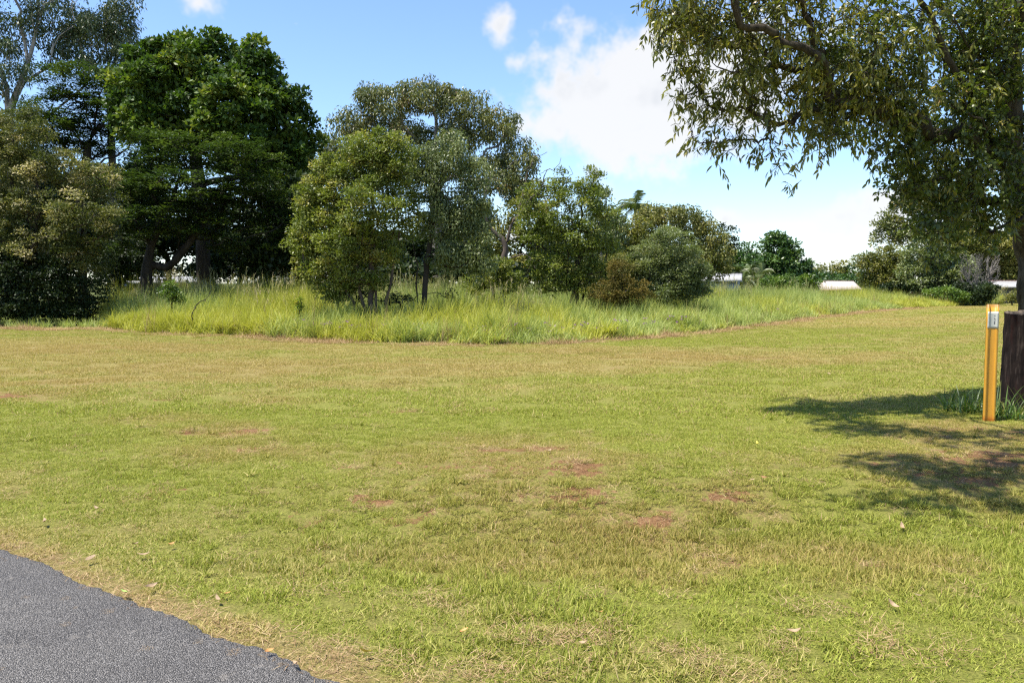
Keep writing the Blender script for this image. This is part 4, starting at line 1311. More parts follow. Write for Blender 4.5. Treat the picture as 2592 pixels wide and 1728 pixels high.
def near_tree():
    g = np.random.default_rng(77)
    base = np.array((8.4, 13.1, 0.0)); base[2] = float(height(base[0], base[1]))
    root = empty('overhanging_gum_tree', base)
    tag(root, 'near gum tree leaning in from the right edge, leafy limbs overhanging the lawn', 'tree')
    D = 13.0
    trunk = [base - np.array((0, 0, .2)), at(2640, 860, D), at(2632, 740, D), at(2612, 650, 12.9), at(2588, 560, 12.7), at(2572, 450, 12.5), at(2562, 300, 12.2), at(2570, 60, 12), np.array((8.2, 11.5, 8.0))]
    limbs = [(5, [at(2500, 330, 12.0), at(2430, 190, 11.6), at(2370, 80, 11.2), at(2310, -30, 10.8), at(2200, -200, 10.2)]),
             (5, [at(2470, 370, 11.9), at(2340, 315, 11.3), at(2230, 275, 10.8), at(2130, 262, 10.5), at(2020, 290, 10.2)]),
             (6, [at(2420, 60, 11.4), at(2250, 10, 10.6), at(2060, 60, 10.2), at(1900, 90, 9.9)]),
             (7, [np.array((6.5, 10, 6.8)), np.array((5.2, 8.6, 6.4)), np.array((4.0, 7.4, 5.9)), np.array((2.6, 6.4, 5.5))]),
             (7, [np.array((9.5, 10, 8.5)), np.array((10.5, 8.5, 8.2))]),
             (6, [np.array((9.6, 12.5, 6.0)), np.array((11, 12.5, 7.0))])]
    gum = []

    def lob(px, py, d, rx, ry, w=1.0, dep=.9):
        gum.append((at(px, py, d), (rx * d / F0, rx * d / F0 * dep, ry * d / F0), w))
    lob(2160, 220, 10.7, 90, 90, 1.1); lob(2270, 230, 10.9, 90, 90, 1.1); lob(2180, 310, 10.7, 60, 45, .9); lob(2100, 280, 10.5, 60, 60)
    lob(1850, 60, 9.9, 150, 150); lob(1990, 150, 10.2, 160, 150); lob(2130, 130, 10.5, 150, 150); lob(1775, 120, 9.8, 70, 100, .5)
    lob(1900, 250, 10.1, 100, 70, .6); lob(2060, 300, 10.3, 80, 55, .55); lob(1740, 30, 9.8, 55, 70, .5); lob(2250, 100, 10.8, 130, 120, .9)
    lob(2210, 240, 10.8, 120, 60, .6); lob(1800, -80, 9.8, 140, 80, .4); lob(2050, -100, 10, 200, 90, .35); lob(2300, -100, 10.8, 180, 100, .4); lob(1780, 250, 9.9, 45, 45, .6)
    over = [((5.2, 9.2, 6.6), (1.2, 1.0, .8), .5), ((6.4, 9.8, 7.0), (1.6, 1.4, 1.0), .5), ((8.4, 11, 8.0), (2.0, 1.8, 1.1), .5), ((10.4, 8.8, 8.0), (1.8, 1.6, 1.0), .45), ((11, 12.5, 7.2), (1.6, 1.5, 1.2), .45), ((7.2, 7.9, 7.4), (1.4, 1.2, .8), .5)]
    for px, py, r_ in ((1665, 95, 26), (1690, 20, 30), (1720, 165, 28), (1738, 255, 24), (1752, 330, 24), (1785, 355, 22), (1845, 372, 24), (1950, 388, 24), (1985, 425, 16), (2012, 440, 10), (2062, 382, 20), (2092, 362, 20), (1650, 12, 22),
                       (1760, 215, 26), (1880, 350, 26), (2120, 330, 24), (1705, 110, 22), (2160, 345, 22), (1925, 350, 20), (1810, 300, 26)):
        lob(px, py, 10.0, r_, r_, 1.1)
    gum += over
    shift = TO_SUN[:2] / TO_SUN[2]
    for px, py, z, r_, w_ in ((2040, 1010, 4.9, .5, .9), (2190, 1080, 5.2, .6, 1.2), (2310, 1090, 5.4, .6, 1.2), (2120, 1050, 5.0, .55, 1.1), (2260, 1020, 5.2, .5, 1.0), (2390, 1050, 5.3, .5, .9), (2450, 1120, 5.2, .5, .7), (2560, 1100, 5.4, .55, .7), (2560, 1150, 5.4, .4, .7), (2260, 1170, 5.3, .45, 1.1), (2370, 1195, 5.4, .5, 1.1), (2460, 1190, 5.3, .4, 1.0),
                              (2500, 1225, 5.1, .45, 1.0), (2590, 1190, 5.2, .45, 1.0), (2200, 1238, 5.0, .26, .8), (2340, 1240, 5.1, .32, .8)):
        c_ = gp(px, py)
        gum.append(((c_[0] + shift[0] * z, c_[1] + shift[1] * z, z), (r_, r_ * .8, r_ * .6), w_))
    mist = []

    def mlob(px, py, d, rx, ry, w=1.0):
        mist.append((at(px, py, d), (rx * d / F0, rx * d / F0 * .9, ry * d / F0), w))
    mlob(2420, 260, 11.6, 110, 130); mlob(2500, 200, 11.9, 100, 140); mlob(2400, 430, 11.6, 100, 110); mlob(2510, 430, 12, 90, 130); mlob(2330, 420, 11.2, 70, 80, .8); mlob(2360, 550, 11.6, 70, 70, .8)
    mlob(2470, 560, 12.0, 80, 60, .8); mlob(2560, 300, 12.2, 80, 150); mlob(2265, 380, 11.0, 55, 50, .8); mlob(2290, 310, 11.1, 60, 60); mlob(2210, 400, 10.9, 24, 22, .8); mlob(2300, 480, 11.2, 50, 50, .7); mlob(2350, 660, 11.8, 22, 40, .3); mlob(2580, 520, 12.3, 60, 60, .8); mlob(2420, 620, 12, 40, 30, .4); mlob(2560, 80, 12.2, 100, 120); mlob(2450, 60, 11.8, 110, 100)
    pg = lobe_points(gum, .16, .88, g, .15, 1.5)
    pm = lobe_points(mist, .19, 1.7, g, .1, 1.5)
    mix_ = g.random(len(pm)) < .22
    swap = (g.random(len(pg)) < .35) & (pg[:, 0] / pg[:, 1] > .36)
    pg, pm = np.vstack((pg[~swap], pm[mix_])), np.vstack((pm[~mix_], pg[swap]))
    paths = grow(trunk, 4, np.vstack((pg, pm)), g, .4, .20, .0045, 2.2, .07, extra=limbs)
    # a stem that drops beside the trunk
    pp, rr = smooth_path(np.array((at(2587, 1000, 13.0), at(2586, 800, 12.9), at(2584, 720, 12.85), at(2590, 640, 12.85))), np.array((.07, .065, .06, .05)), g, .02, 4)
    paths.append((pp, rr, 8))
    v, f = tube_mesh(paths)
    v1, f1, a1, tv1, tf1 = sprigs(pg, 3, 9, .24, .112, .028, .85, g)
    v2, f2, a2, tv2, tf2 = sprigs(pm, 4, 8, .20, .078, .042, .3, g)
    n0 = len(v)
    v = np.concatenate((v, tv1, tv2)); f = np.concatenate((f, tf1 + n0, tf2 + n0 + len(tv1)))
    add('trunk', mesh_np('trunk', v - base, f, [M['bark_near']], smooth=True), root)
    tag(add('crown', mesh_np('crown', v1 - base, f1, [M['near_gum']], {'var': a1}, smooth=True), root), 'hanging narrow olive gum leaves')
    tag(add('mistletoe', mesh_np('mistletoe', v2 - base, f2, [M['mistletoe']], {'var': a2}, smooth=True), root), 'rounder green leaves growing round the trunk')
    print('near leaves', len(a1) // 6, len(a2) // 6, len(pg), len(pm))


near_tree()


# ------------------------------------------------------------------ guide post and timber post
def extrude_profile(prof, z0, z1, thick, dz=None):
    """open profile (x, y) given a wall thickness and extruded upright"""
    p = np.asarray(prof, float)
    tg = unit(np.gradient(p, axis=0))
    nrm = np.stack((-tg[:, 1], tg[:, 0]), 1)
    inner = p + nrm * thick
    n = len(p)
    V = []
    zs = np.linspace(z0, z1, 9)
    for z in zs:
        V.append(np.c_[p, np.full(n, z)]); V.append(np.c_[inner, np.full(n, z)])
    V = np.concatenate(V)
    F = []
    for k in range(len(zs) - 1):
        a, b2 = k * 2 * n, (k + 1) * 2 * n
        for i in range(n - 1):
            F.append((a + i, a + i + 1, b2 + i + 1, b2 + i))
            F.append((a + n + i + 1, a + n + i, b2 + n + i, b2 + n + i + 1))
        F.append((a, b2, b2 + n, a + n)); F.append((a + n - 1, a + 2 * n - 1, b2 + 2 * n - 1, b2 + n - 1))
    top = (len(zs) - 1) * 2 * n
    for i in range(n - 1):
        F.append((top + i, top + i + 1, top + n + i + 1, top + n + i))
        F.append((i + 1, i, n + i, n + i + 1))
    return V, np.array(F)


pb = gp(2505, 1064)
pb[2] = float(height(pb[0], pb[1]))
PH = at(2505, 770, pb[1])[2] - pb[2]
m, t, b, out = new_mat('yellow_plastic')
pos = t.new('ShaderNodeTexCoord').outputs['Object']
n = t.noise(t.vmath('MULTIPLY', pos, (1, 1, .15)), 22, 5, .6)
sx = t.new('ShaderNodeSeparateXYZ'); t.l.new(pos, sx.inputs[0])
col = t.ramp(n, [(.3, (.50, .235, .020)), (.7, (.62, .31, .030))])
stain = t.maprange(t.math('ADD', sx.outputs[2], t.math('MULTIPLY', n, .10)), .14, .05)
col = t.mix(stain, col, (.42, .13, .015))
grime = t.maprange(t.math('ADD', sx.outputs[2], t.math('MULTIPLY', n, .06)), PH - .03, PH + .015)
col = t.mix(t.math('MULTIPLY', grime, .7), col, (.16, .09, .03))
t.put(b.inputs['Base Color'], col)
b.inputs['Roughness'].default_value = .45
M['post_yellow'] = m
M['sticker'] = plain_mat('reflective_sticker', (.46, .46, .41), .35, .5, var=.08, scale=30)
M['ink'] = plain_mat('dark_ink', (.035, .035, .06), .6, .3)
post = empty('guide_post', pb, math.radians(-12))
tag(post, 'orange yellow channel-shaped marker post with a white reflective sticker near its top', 'post')
PROF = [(-.070, .022), (-.066, .002), (-.060, -.004), (-.044, -.004), (-.040, .010), (-.036, .013), (.026, .013), (.030, .010), (.035, -.006), (.040, -.008), (.056, -.004), (.062, .006), (.066, .030)]
v, f = extrude_profile(PROF, -.15, PH, .005)
v[:, 0] += np.where(v[:, 2] > 0, v[:, 2] * -.004, 0)
add('channel', mesh_np('channel', v, f, [M['post_yellow']]), post)
SP_ = [(-.061, -.0075), (-.044, -.0075), (-.0395, .007), (-.035, .010), (.025, .010), (.0285, .008), (.0335, -.009), (.040, -.0112), (.055, -.0075)]
v, f = extrude_profile(SP_, PH * .795, PH * .937, .0012)
v[:, 0] += v[:, 2] * -.004
stk = add('reflective_sticker', mesh_np('reflective_sticker', v, f, [M['sticker']]), post)
# upright line of small dark print on the sticker, too small to read
V, F = [], []
rr = random.Random(3)
z = PH * .832
while z < PH * .905:
    hgt = rr.uniform(.004, .008)
    for x0, x1 in ((.012, .0175), (.019, .0245)):
        if rr.random() < .85:
            x1_ = x1 - rr.random() * .002
            o = len(V)
            V += [(x0 - .005, .0085, z), (x1_ - .005, .0085, z), (x1_ - .005, .0085, z + hgt), (x0 - .005, .0085, z + hgt), (x0 - .005, .0095, z), (x1_ - .005, .0095, z), (x1_ - .005, .0095, z + hgt), (x0 - .005, .0095, z + hgt)]
            F += [(o, o + 1, o + 2, o + 3), (o + 4, o + 7, o + 6, o + 5), (o, o + 4, o + 5, o + 1), (o + 1, o + 5, o + 6, o + 2), (o + 2, o + 6, o + 7, o + 3), (o + 3, o + 7, o + 4, o)]
    z += hgt + rr.uniform(.0015, .003)
tag(add('print', mesh_np('print', np.array(V), np.array(F), [M['ink']]), stk), kind='stuff')

# old timber post: weathered round log with a hollowed top
sb = np.array((6.42, 10.35, 0.0)); sb[2] = float(height(sb[0], sb[1]))
SH = at(2560, 792, sb[1])[2] - sb[2]
stump = empty('timber_post', sb)
tag(stump, 'thick dark weathered timber post with a rotted top beside the orange marker', 'post')
g = np.random.default_rng(9)
ns, nzz = 64, 46
th = np.arange(ns) * 2 * np.pi / ns
groove = (fbm(np.cos(th) * 5 + 3, np.sin(th) * 5 + 3, 121, 4) - .5) * .05 + (fbm(np.cos(th) * 16 + 3, np.sin(th) * 16 + 3, 123, 2) - .5) * .022
V = []
for k in range(nzz):
    z = -.2 + (SH + .2) * k / (nzz - 1)
    r = .222 * (1 - .03 * z) + .02 * math.exp(-z * 6) + groove * (.6 + .5 * fbm(th * 2, th * 0 + z * 2.5, 125, 3)) + (fbm(th * 3.2, th * 0 + z * 7, 127, 3) - .5) * .03
    zt = z if k < nzz - 1 else z + (fbm(th * 1.5, th * 0 + 2, 129, 3) - .5) * .07
    V.append(np.stack((r * np.cos(th), r * np.sin(th), np.zeros(ns) + zt), 1))
F = []
i, j = np.meshgrid(np.arange(nzz - 1), np.arange(ns), indexing='ij')
F = np.stack((i * ns + j, i * ns + (j + 1) % ns, (i + 1) * ns + (j + 1) % ns, (i + 1) * ns + j), -1).reshape(-1, 4)
m, t, b, out = new_mat('old_timber')
pos = t.new('ShaderNodeTexCoord').outputs['Object']
n1 = t.noise(t.vmath('MULTIPLY', pos, (1, 1, .10)), 28, 6, .65)
n2 = t.noise(t.vmath('MULTIPLY', pos, (1, 1, .35)), 7, 4, .6)
col = t.ramp(n1, [(.35, (.006, .004, .0035)), (.55, (.016, .010, .008)), (.74, (.060, .046, .036))])
col = t.mix(t.maprange(n2, .5, .68, 0, .6), col, (.026, .008, .006))
t.put(b.inputs['Base Color'], col)
b.inputs['Roughness'].default_value = .9
b.inputs['Specular IOR Level'].default_value = .15
bp = t.new('ShaderNodeBump'); bp.inputs['Strength'].default_value = .8; bp.inputs['Distance'].default_value = .02
t.l.new(n1, bp.inputs['Height']); t.l.new(bp.outputs[0], b.inputs['Normal'])
M['timber'] = m
add('log', mesh_np('log', np.concatenate(V), F, [m], smooth=True), stump)
V = [np.array(V[-1])]
for q, dz in ((.86, .012), (.72, -.02), (.5, -.045), (.25, -.05)):
    r0 = V[0]
    V.append(np.stack((r0[:, 0] * q, r0[:, 1] * q, SH + dz + (r0[:, 2] - SH) * q + (fbm(th * 4, th * 0 + q * 9, 131, 3) - .5) * .04), 1))
V = np.concatenate(V + [np.array([(0, 0, SH - .05)])])
i, j = np.meshgrid(np.arange(4), np.arange(ns), indexing='ij')
F = np.stack((i * ns + j, i * ns + (j + 1) % ns, (i + 1) * ns + (j + 1) % ns, (i + 1) * ns + j), -1).reshape(-1, 4)
F3 = np.stack((4 * ns + np.arange(ns), 4 * ns + (np.arange(ns) + 1) % ns, np.full(ns, 5 * ns)), 1)
M['end_grain'] = bark_mat('rotten_end_grain', (.03, .022, .016), (.16, .125, .095), 30, 1, .95, .6)
add('rotted_top', mesh_np('rotted_top', V, [F, F3], [M['end_grain']], smooth=True), stump)

# long grass left round the posts
M['tussock'] = leaf_mat('tussock_blade', [(0, (.045, .095, .018)), (.6, (.10, .17, .03)), (1, (.24, .24, .07))], .4, .45, .35)
for (px, py, n_, r_, l0, l1, lab, sd) in ((2440, 1040, 170, .26, .16, .42, 'tuft of long green grass left of the orange marker post', 21), (2560, 1055, 170, .30, .16, .50, 'tuft of long green grass at the foot of the timber post', 22),
                                          (2500, 1046, 60, .12, .12, .30, 'small tuft of grass right behind the foot of the orange marker post', 23)):
    c = gp(px, py); c[2] = float(height(c[0], c[1])) - .01
    v, f, a = blades(n_, r_, l0, l1, .015, .6, 5, 1.7, sd)
    tag(add('grass_tuft', mesh_np('grass_tuft', v, f, [M['tussock']], {'var': a}), None, c), lab, 'grass', 'long grass round the posts')


# ------------------------------------------------------------------ buildings beyond the field
M['white_sheet'] = plain_mat('white_roof_sheet', (.33, .325, .32), .6, .3, var=.18, scale=1.5)
M['pink_sheet'] = plain_mat('pale_pink_roof_sheet', (.50, .42, .37), .55, .4, var=.08, scale=1.5)
M['grey_sheet'] = plain_mat('grey_wall_sheet', (.34, .36, .38), .5, .4, var=.1, scale=2)
M['dark_sheet'] = plain_mat('dark_roof_sheet', (.06, .058, .06), .5, .4, var=.2, scale=2)
M['grey_wall'] = plain_mat('grey_render_wall', (.22, .215, .20), .9, .2, var=.15, scale=2)
M['white_wall'] = plain_mat('white_board_wall', (.36, .38, .40), .6, .3, var=.08, scale=2)
M['red_trim'] = plain_mat('dark_red_trim', (.14, .045, .04), .5, .4)
M['tan_trim'] = plain_mat('tan_trim', (.45, .26, .16), .5, .4)
m, t, b, out = new_mat('window_glass')
b.inputs['Base Color'].default_value = (.02, .025, .03, 1); b.inputs['Roughness'].default_value = .08
M['glass'] = m


def box_v(x0, x1, y0, y1, z0, z1):
    V = np.array([(x, y, z) for z in (z0, z1) for x, y in ((x0, y0), (x1, y0), (x1, y1), (x0, y1))], float)
    F = np.array(((0, 3, 2, 1), (4, 5, 6, 7), (0, 1, 5, 4), (1, 2, 6, 5), (2, 3, 7, 6), (3, 0, 4, 7)))
    return V, F


def ribbed(p00, p10, p11, p01, pitch, amp, thick=.03):
    """corrugated sheet: ribs run from the p00-p10 edge to the p01-p11 edge"""
    p00, p10, p11, p01 = map(lambda q: np.asarray(q, float), (p00, p10, p11, p01))
    n = max(4, int(np.linalg.norm(p10 - p00) / pitch * 2))
    u = np.arange(n + 1) / n
    nr = unit(np.cross(p10 - p00, p01 - p00))
    zig = (np.arange(n + 1) % 2)[:, None] * amp * nr
    a = p00 + (p10 - p00) * u[:, None] + zig
    b2 = p01 + (p11 - p01) * u[:, None] + zig
    V = np.concatenate((a, b2, a - nr * thick, b2 - nr * thick))
    m_ = n + 1
    i = np.arange(n)
    F = [np.stack((i, i + 1, m_ + i + 1, m_ + i), 1), np.stack((2 * m_ + i + 1, 2 * m_ + i, 3 * m_ + i, 3 * m_ + i + 1), 1),
         np.stack((i + 1, i, 2 * m_ + i, 2 * m_ + i + 1), 1), np.stack((m_ + i, m_ + i + 1, 3 * m_ + i + 1, 3 * m_ + i), 1),
         np.array(((0, m_, 3 * m_, 2 * m_), (n, 2 * m_ + n, 3 * m_ + n, m_ + n)))]
    return V, np.concatenate(F)


def house(name, label, x, y, rz, w, dep, hw, rise, wall, roof, trim, windows=(), over=.35, ribs=.25, ridge_cap='dark_sheet', wall_ribs=0.0):
    z0 = float(height(x, y))
    r = empty(name, (x, y, z0), rz)
    tag(r, label, 'building')
    if wall_ribs:
        for q0, q1 in (((-w / 2, -dep / 2), (w / 2, -dep / 2)), ((w / 2, -dep / 2), (w / 2, dep / 2)), ((w / 2, dep / 2), (-w / 2, dep / 2)), ((-w / 2, dep / 2), (-w / 2, -dep / 2))):
            v, f = ribbed((*q0, -.2), (*q1, -.2), (*q1, hw), (*q0, hw), wall_ribs, .03)
            add('wall', mesh_np('wall', v, f, [M[wall]]), r)
    else:
        v, f = box_v(-w / 2, w / 2, -dep / 2, dep / 2, -.2, hw)
        add('wall', mesh_np('wall', v, f, [M[wall]]), r)
    zr = hw + rise
    k = rise / (dep / 2)
    for s in (-1, 1):
        e0, e1 = (-w / 2 - over, s * (dep / 2 + over), hw - over * k + .05), (w / 2 + over, s * (dep / 2 + over), hw - over * k + .05)
        t0, t1 = (-w / 2 - over, 0, zr + .05), (w / 2 + over, 0, zr + .05)
        v, f = ribbed(e0, e1, t1, t0, ribs, .02) if s < 0 else ribbed(e1, e0, t0, t1, ribs, .02)
        ro = add('roof', mesh_np('roof', v, f, [M[roof]]), r)
        v, f = box_v(e0[0], e1[0], e0[1] - .05 if s < 0 else e0[1] + .005, e0[1] - .005 if s < 0 else e0[1] + .05, e0[2] - .14, e0[2] + .02)
        add('gutter', mesh_np('gutter', v, f, [M[trim]]), r)
        gx_ = s * w / 2
        V = np.array(((gx_, -dep / 2, hw), (gx_, dep / 2, hw), (gx_, 0, zr), (gx_ - s * .08, -dep / 2, hw), (gx_ - s * .08, dep / 2, hw), (gx_ - s * .08, 0, zr)))
        add('gable', mesh_np('gable', V, [np.array(((0, 1, 2), (3, 5, 4))), np.array(((0, 2, 5, 3), (1, 4, 5, 2)))], [M[wall]]), r)
    v, f = box_v(-w / 2 - over, w / 2 + over, -.12, .12, zr + .045, zr + .10)
    add('ridge_cap', mesh_np('ridge_cap', v, f, [M[ridge_cap]]), r)
    for wx, wz, ww, wh in windows:
        v, f = box_v(wx - ww / 2 - .06, wx + ww / 2 + .06, -dep / 2 - .05, -dep / 2 - .004, wz - .06, wz + wh + .06)
        fr = add('window_frame', mesh_np('window_frame', v, f, [M['white_wall']]), r)
        v, f = box_v(wx - ww / 2, wx + ww / 2, -dep / 2 - .065, -dep / 2 - .052, wz, wz + wh)
        add('pane', mesh_np('pane', v, f, [M['glass']]), fr)
    return r


c = at(1812, 716, 64)
house('shed', 'small grey corrugated shed right of the middle trees', c[0] - .1, c[1], math.radians(-16), 3.6, 4.2, 2.25, .45, 'grey_sheet', 'white_sheet', 'white_sheet', wall_ribs=.22, over=.25)
c = at(2122, 716, 86)
house('roofed_shelter', 'low building with a pale pinkish pitched roof above the tall grass', c[0], c[1] + 1.5, math.radians(3), 3.8, 3.6, 1.55, .75, 'grey_wall', 'pink_sheet', 'tan_trim', over=.3, ridge_cap='pink_sheet')
c = at(2620, 716, 66)
house('house', 'white-roofed house half hidden at the right edge behind shrubs', c[0] + 1.9, c[1] + 3, math.radians(-4), 7.4, 5.0, 1.35, .36, 'grey_wall', 'white_sheet', 'white_sheet', windows=((-1.5, .6, 1.1, .8),), ridge_cap='red_trim', over=.5)
c = at(420, 716, 66)
house('house', 'low white-roofed house glimpsed between the trunks at left', c[0], c[1], math.radians(7), 5.0, 4.0, 1.75, .36, 'grey_wall', 'white_sheet', 'white_sheet', windows=((-2, 1.0, 1.2, .8), (1.5, 1.0, 1.2, .8)), over=.5)
c = at(1040, 716, 60)
house('house', 'pale blue-white cottage wall glimpsed behind the bare dark stem', c[0], c[1] + 1.5, 0, 4.0, 3.0, 2.5, .8, 'white_wall', 'dark_sheet', 'white_sheet', windows=((-.5, 1.2, .8, .8),), over=.3)


# ------------------------------------------------------------------ palms
def frond(length, seed, leafl=.55, n=18):
    g = np.random.default_rng(seed)
    u = np.linspace(0, 1, n)
    x = length * (u - .18 * u ** 3); z = length * (.42 * u - .85 * u ** 2)
    P = np.stack((x, np.zeros(n), z), 1)
    V, F = [], []
    for k in range(1, n):
        ll = leafl * (math.sin(math.pi * (.12 + .85 * u[k])) ** .7)
        for s in (-1, 1):
            o = len(V)
            d = unit(np.array((.55, s * 1.0, -.35 - .3 * g.random())))
            p = P[k]
            w = np.array((.035, 0, .01))
            V += [p - w, p + w, p + d * ll * .6 + w * .8 + np.array((0, 0, -.03)), p + d * ll + np.array((0, 0, -.16 * ll / leafl)), p + d * ll * .6 - w * .8 + np.array((0, 0, -.03))]
            F.append((o, o + 1, o + 2, o + 3, o + 4))
    tv, tf = tube_mesh([(P, np.linspace(.03, .006, n), 4)])
    V = np.array(V)
    o = len(V)
    V = np.concatenate((V, tv))
    me = mesh_np('frond', V, [np.array(F), tf + o], [M['palm']], {'var': np.repeat(g.random(1) * .3 + .3, len(V)) + g.random(len(V)) * .3})
    return me


FRONDS = [frond(1.9, 31), frond(1.7, 32, .5), frond(2.1, 33)]


def palm(label, px, py_top, d, nf, seed, r=.10, scale=1.0, group=None):
    g = random.Random(seed)
    b0 = at(px, 716, d); b0[2] = float(height(b0[0], b0[1]))
    top = at(px, py_top, d)
    root = empty('palm_tree', b0)
    tag(root, label, 'palm', group)
    H = top[2] - b0[2]
    z = np.linspace(-.2, H, 14)
    pts = np.stack((.15 * np.sin(z * .5), .1 * np.cos(z * .4), z), 1)
    v, f = tube_mesh([(pts, r * (1 + .12 * (np.arange(14) % 2)) * np.linspace(1.25, .85, 14), 8)])
    add('trunk', mesh_np('trunk', v, f, [M['bark_grey']], smooth=True), root)
    for k in range(nf):
        o = add('frond', FRONDS[k % 3], root, tuple(pts[-1]))
        o.rotation_euler = (g.uniform(-.2, .2), g.uniform(-1.15, .55), k * 2.399 + g.uniform(-.2, .2))
        s = scale * g.uniform(.85, 1.15)
        o.scale = (s, s, s)


palm('tall thin palm rising behind the middle trees', 1605, 525, 52, 22, 1, .10, .8)
for i, (px, py, d, lab) in enumerate(((1862, 688, 79, 'leftmost low palm of the clump beyond the shed'), (1895, 682, 80, 'tallest low palm in the middle of the clump beyond the shed'), (1925, 690, 79, 'rightmost low palm of the clump under the dark cone-shaped tree'),
                                      (1880, 705, 77, 'shortest left front palm of the clump beyond the shed'), (1910, 708, 77, 'shortest right front palm of the clump beyond the shed'))):
    palm(lab, px, py, d, 15, 10 + i, .09, .72, 'low palms by the shed')

# ------------------------------------------------------------------ small plants and litter
c = gp(482, 842)
st_ = empty('dead_branch', (c[0], c[1], float(height(c[0], c[1]))))
tag(st_, 'bent dark dead branch standing in the tall grass at left', 'branch')
g = np.random.default_rng(5)
o3 = np.array((c[0], c[1], float(height(c[0], c[1]))))
main = np.array((o3 - np.array((0, 0, .1)), at(486, 810, c[1]), at(490, 785, c[1]), at(502, 768, c[1] + .1), at(520, 757, c[1] + .15), at(534, 742, c[1] + .2)))
p1 = smooth_path(main, np.array((.026, .024, .022, .018, .012, .006)), g, .05, 4)
p2 = smooth_path(np.array((main[4], at(519, 762, c[1] + .1), at(522, 764, c[1]))), np.array((.012, .010, .006)), g, .03, 3)
p3 = smooth_path(np.array((o3, at(488, 826, c[1]), at(492, 815, c[1]))), np.array((.018, .012, .005)), g, .05, 3)
v, f = tube_mesh([(p1[0], p1[1], 6)])
add('stem', mesh_np('stem', v - o3, f, [M['bark_dark']], smooth=True), st_)
for q in (p2, p3):
    v, f = tube_mesh([(q[0], q[1], 5)])
    add('twig', mesh_np('twig', v - o3, f, [M['bark_dark']], smooth=True), st_)
tree('yellow_weed', 'yellow-topped leafy weed standing in the tall grass at left', 'plant', 25.5, 757, [(757, 765, 16, 14), (757, 785, 14, 18, 0, .8)], 'flower_y', 'bark_brown', 501, rc=.12, cov=1.0, K=26, L=.07, W=.035, trunk_r=.02, zmin=.2, trunk_name='stem', crown_name='leaves')
tree('shrub', 'grey green weed bush in the tall grass left of the wattle', 'shrub', 27, 850, [(845, 745, 30, 25), (870, 760, 25, 15)], 'silver', 'bark_dark', 502, rc=.22, cov=.8, K=60, L=.09, W=.04, trunk_r=.03, zmin=.2)
tree('shrub', 'leafy green weed bush in the tall grass below the forked trunk', 'shrub', 29.5, 430, [(430, 735, 30, 22), (445, 760, 22, 18)], 'bright', 'bark_dark', 503, rc=.22, cov=.8, K=60, L=.12, W=.045, trunk_r=.03, zmin=.2)

# purple flower heads scattered in the front of the tall grass
g = np.random.default_rng(6)
V, A = [], []
for px0, px1, n_ in ((740, 910, 26), (900, 1300, 18), (1300, 1620, 22), (1620, 1800, 16), (1900, 2050, 5)):
    for q in range(n_):
        px = px0 + (px1 - px0) * g.random()
        cx = np.interp(px, [400, 600, 900, 1250, 1500, 1700, 1900, 2100], [842, 850, 862, 870, 861, 846, 825, 797])
        c = gp(px, cx - 4 - 7 * g.random())
        zt = height(c[0], c[1]) + .30 + .25 * g.random()
        for _ in range(7):
            a = np.array((c[0], c[1], zt)) + g.normal(size=3) * np.array((.035, .035, .015))
            ax = unit(g.normal(size=3)) * .022; bx = unit(np.cross(ax, g.normal(size=3))) * .018
            V += [a - ax, a - bx, a + ax, a + bx]; A += [g.random()] * 4
V = np.array(V)
F = np.arange(len(V)).reshape(-1, 4)
tag(add('purple_flowers', mesh_np('purple_flowers', V, F, [M['purple']], {'var': np.array(A)})), 'tiny purple flower heads among the front tall grass', kind='stuff')

# fallen leaves on the lawn and path edge
LM = {}
for nm, c1 in (('pale', (.31, .215, .125)), ('orange', (.48, .24, .08)), ('brown', (.24, .12, .05)), ('yellow', (.58, .46, .07)), ('green', (.30, .42, .10))):
    LM[nm] = plain_mat(nm + '_fallen_leaf', c1, .6, .3, var=.2, scale=40)


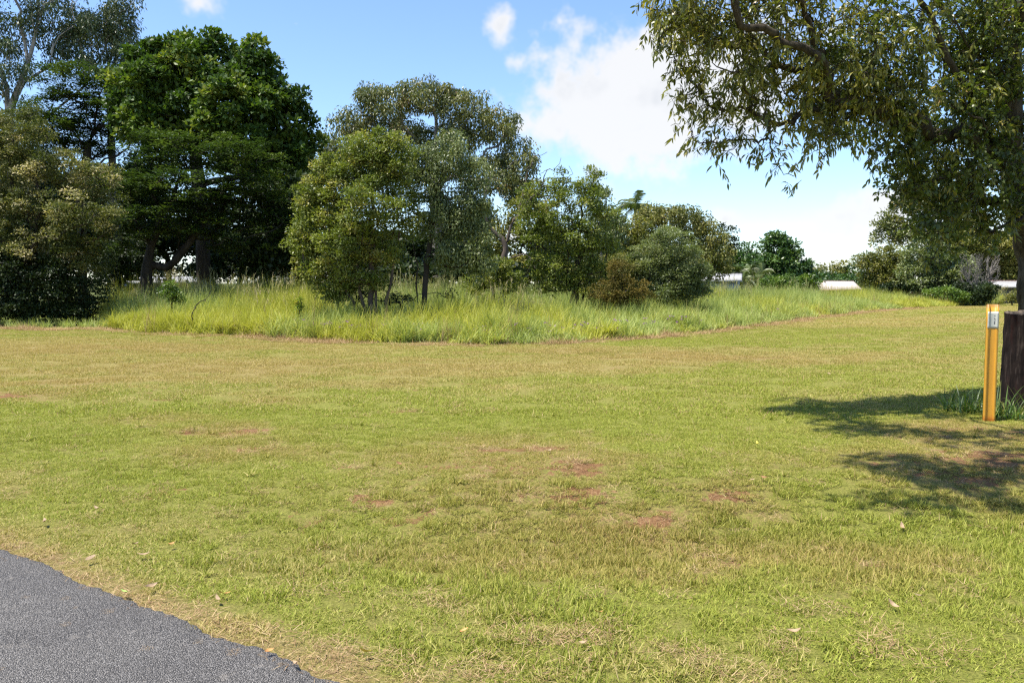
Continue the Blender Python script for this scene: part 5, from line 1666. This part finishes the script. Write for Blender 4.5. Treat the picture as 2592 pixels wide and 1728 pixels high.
def leaf_mesh(nm, k):
    g = np.random.default_rng(900 + k)
    n = 7
    u = np.linspace(0, 1, n)
    w = .016 * np.sin(np.pi * np.clip(u * .95 + .03, 0, 1)) ** .8
    curl = .018 * (u - .5) ** 2 * 4 * (.5 + g.random()) + .006
    side = .010 * g.random()
    x = (u - .5) * .085
    y = .008 * np.sin(u * 3 + g.random() * 3)
    V = np.concatenate((np.stack((x, y - w, curl + side * (w / .016)), 1), np.stack((x, y, curl), 1), np.stack((x, y + w, curl + side * (w / .016)), 1)))
    V = np.concatenate((V, V - np.array((0, 0, .0012))))
    i = np.arange(n - 1)
    top = np.concatenate((np.stack((i, i + 1, n + i + 1, n + i), 1), np.stack((n + i, n + i + 1, 2 * n + i + 1, 2 * n + i), 1)))
    return mesh_np('fallen_leaf', V, [top, top[:, ::-1] + 3 * n], [LM[nm]], smooth=True)


LMESH = {nm: [leaf_mesh(nm, 10 * i + k) for k in range(2)] for i, nm in enumerate(LM)}
g = random.Random(8)
for k, (px, py, nm, lab) in enumerate((
        (925, 1668, 'yellow', 'yellow fallen leaf near the bottom edge of the lawn'), (820, 1355, 'orange', 'orange fallen leaf on the lawn above the path corner'), (315, 1507, 'green', 'green leaf lying on the path edge'),
        (1515, 1555, 'orange', 'orange-brown curled leaf in the longer grass'), (2098, 950, 'pale', 'pale leaf on the sunlit lawn above the tree shadow'), (2286, 1288, 'pale', 'pale yellow leaf below the tree shadow'), (1935, 1212, 'brown', 'brown upright leaf left of the tree shadow'),
        (2010, 1613, 'pale', None), (680, 1668, 'orange', 'orange leaf lying on the straw of the path edge'), (380, 1490, 'pale', None), (553, 1521, 'pale', None), (566, 1509, 'orange', 'orange leaf beside a pale one at the path edge'), (228, 1412, 'pale', None), (432, 1369, 'orange', 'small orange leaf on the lawn at left near the path'), (363, 1398, 'pale', None), (342, 1371, 'pale', None),
        (1918, 1131, 'yellow', 'yellow leaf on the lawn left of the tree shadow'), (1879, 1024, 'yellow', 'yellow leaf on the lawn far left of the marker post'), (1890, 1053, 'pale', None), (1640, 1105, 'pale', None), (1390, 1153, 'pale', None), (245, 1283, 'pale', None), (1175, 1613, 'orange', 'orange-brown leaf among wisps of dry grass at the bottom'), (116, 1318, 'pale', None),
        (2320, 1515, 'pale', None), (2260, 1540, 'pale', None), (1905, 1215, 'pale', None), (750, 1700, 'pale', None), (1010, 1180, 'brown', 'small brown leaf in the middle of the lawn'), (1480, 1640, 'pale', None))):
    c = gp(px, py)
    o = add('fallen_leaf', LMESH[nm][k % 2], None, (c[0], c[1], float(height(c[0], c[1])) + .035))
    o.rotation_euler = (g.uniform(-.5, .5), g.uniform(-.5, .5), g.uniform(0, 6.28))
    s = g.uniform(.5, .85)
    o.scale = (s, s, s)
    tag(o, lab or 'small pale dry leaf lying on the mown lawn', 'leaf', 'fallen leaves on the lawn')
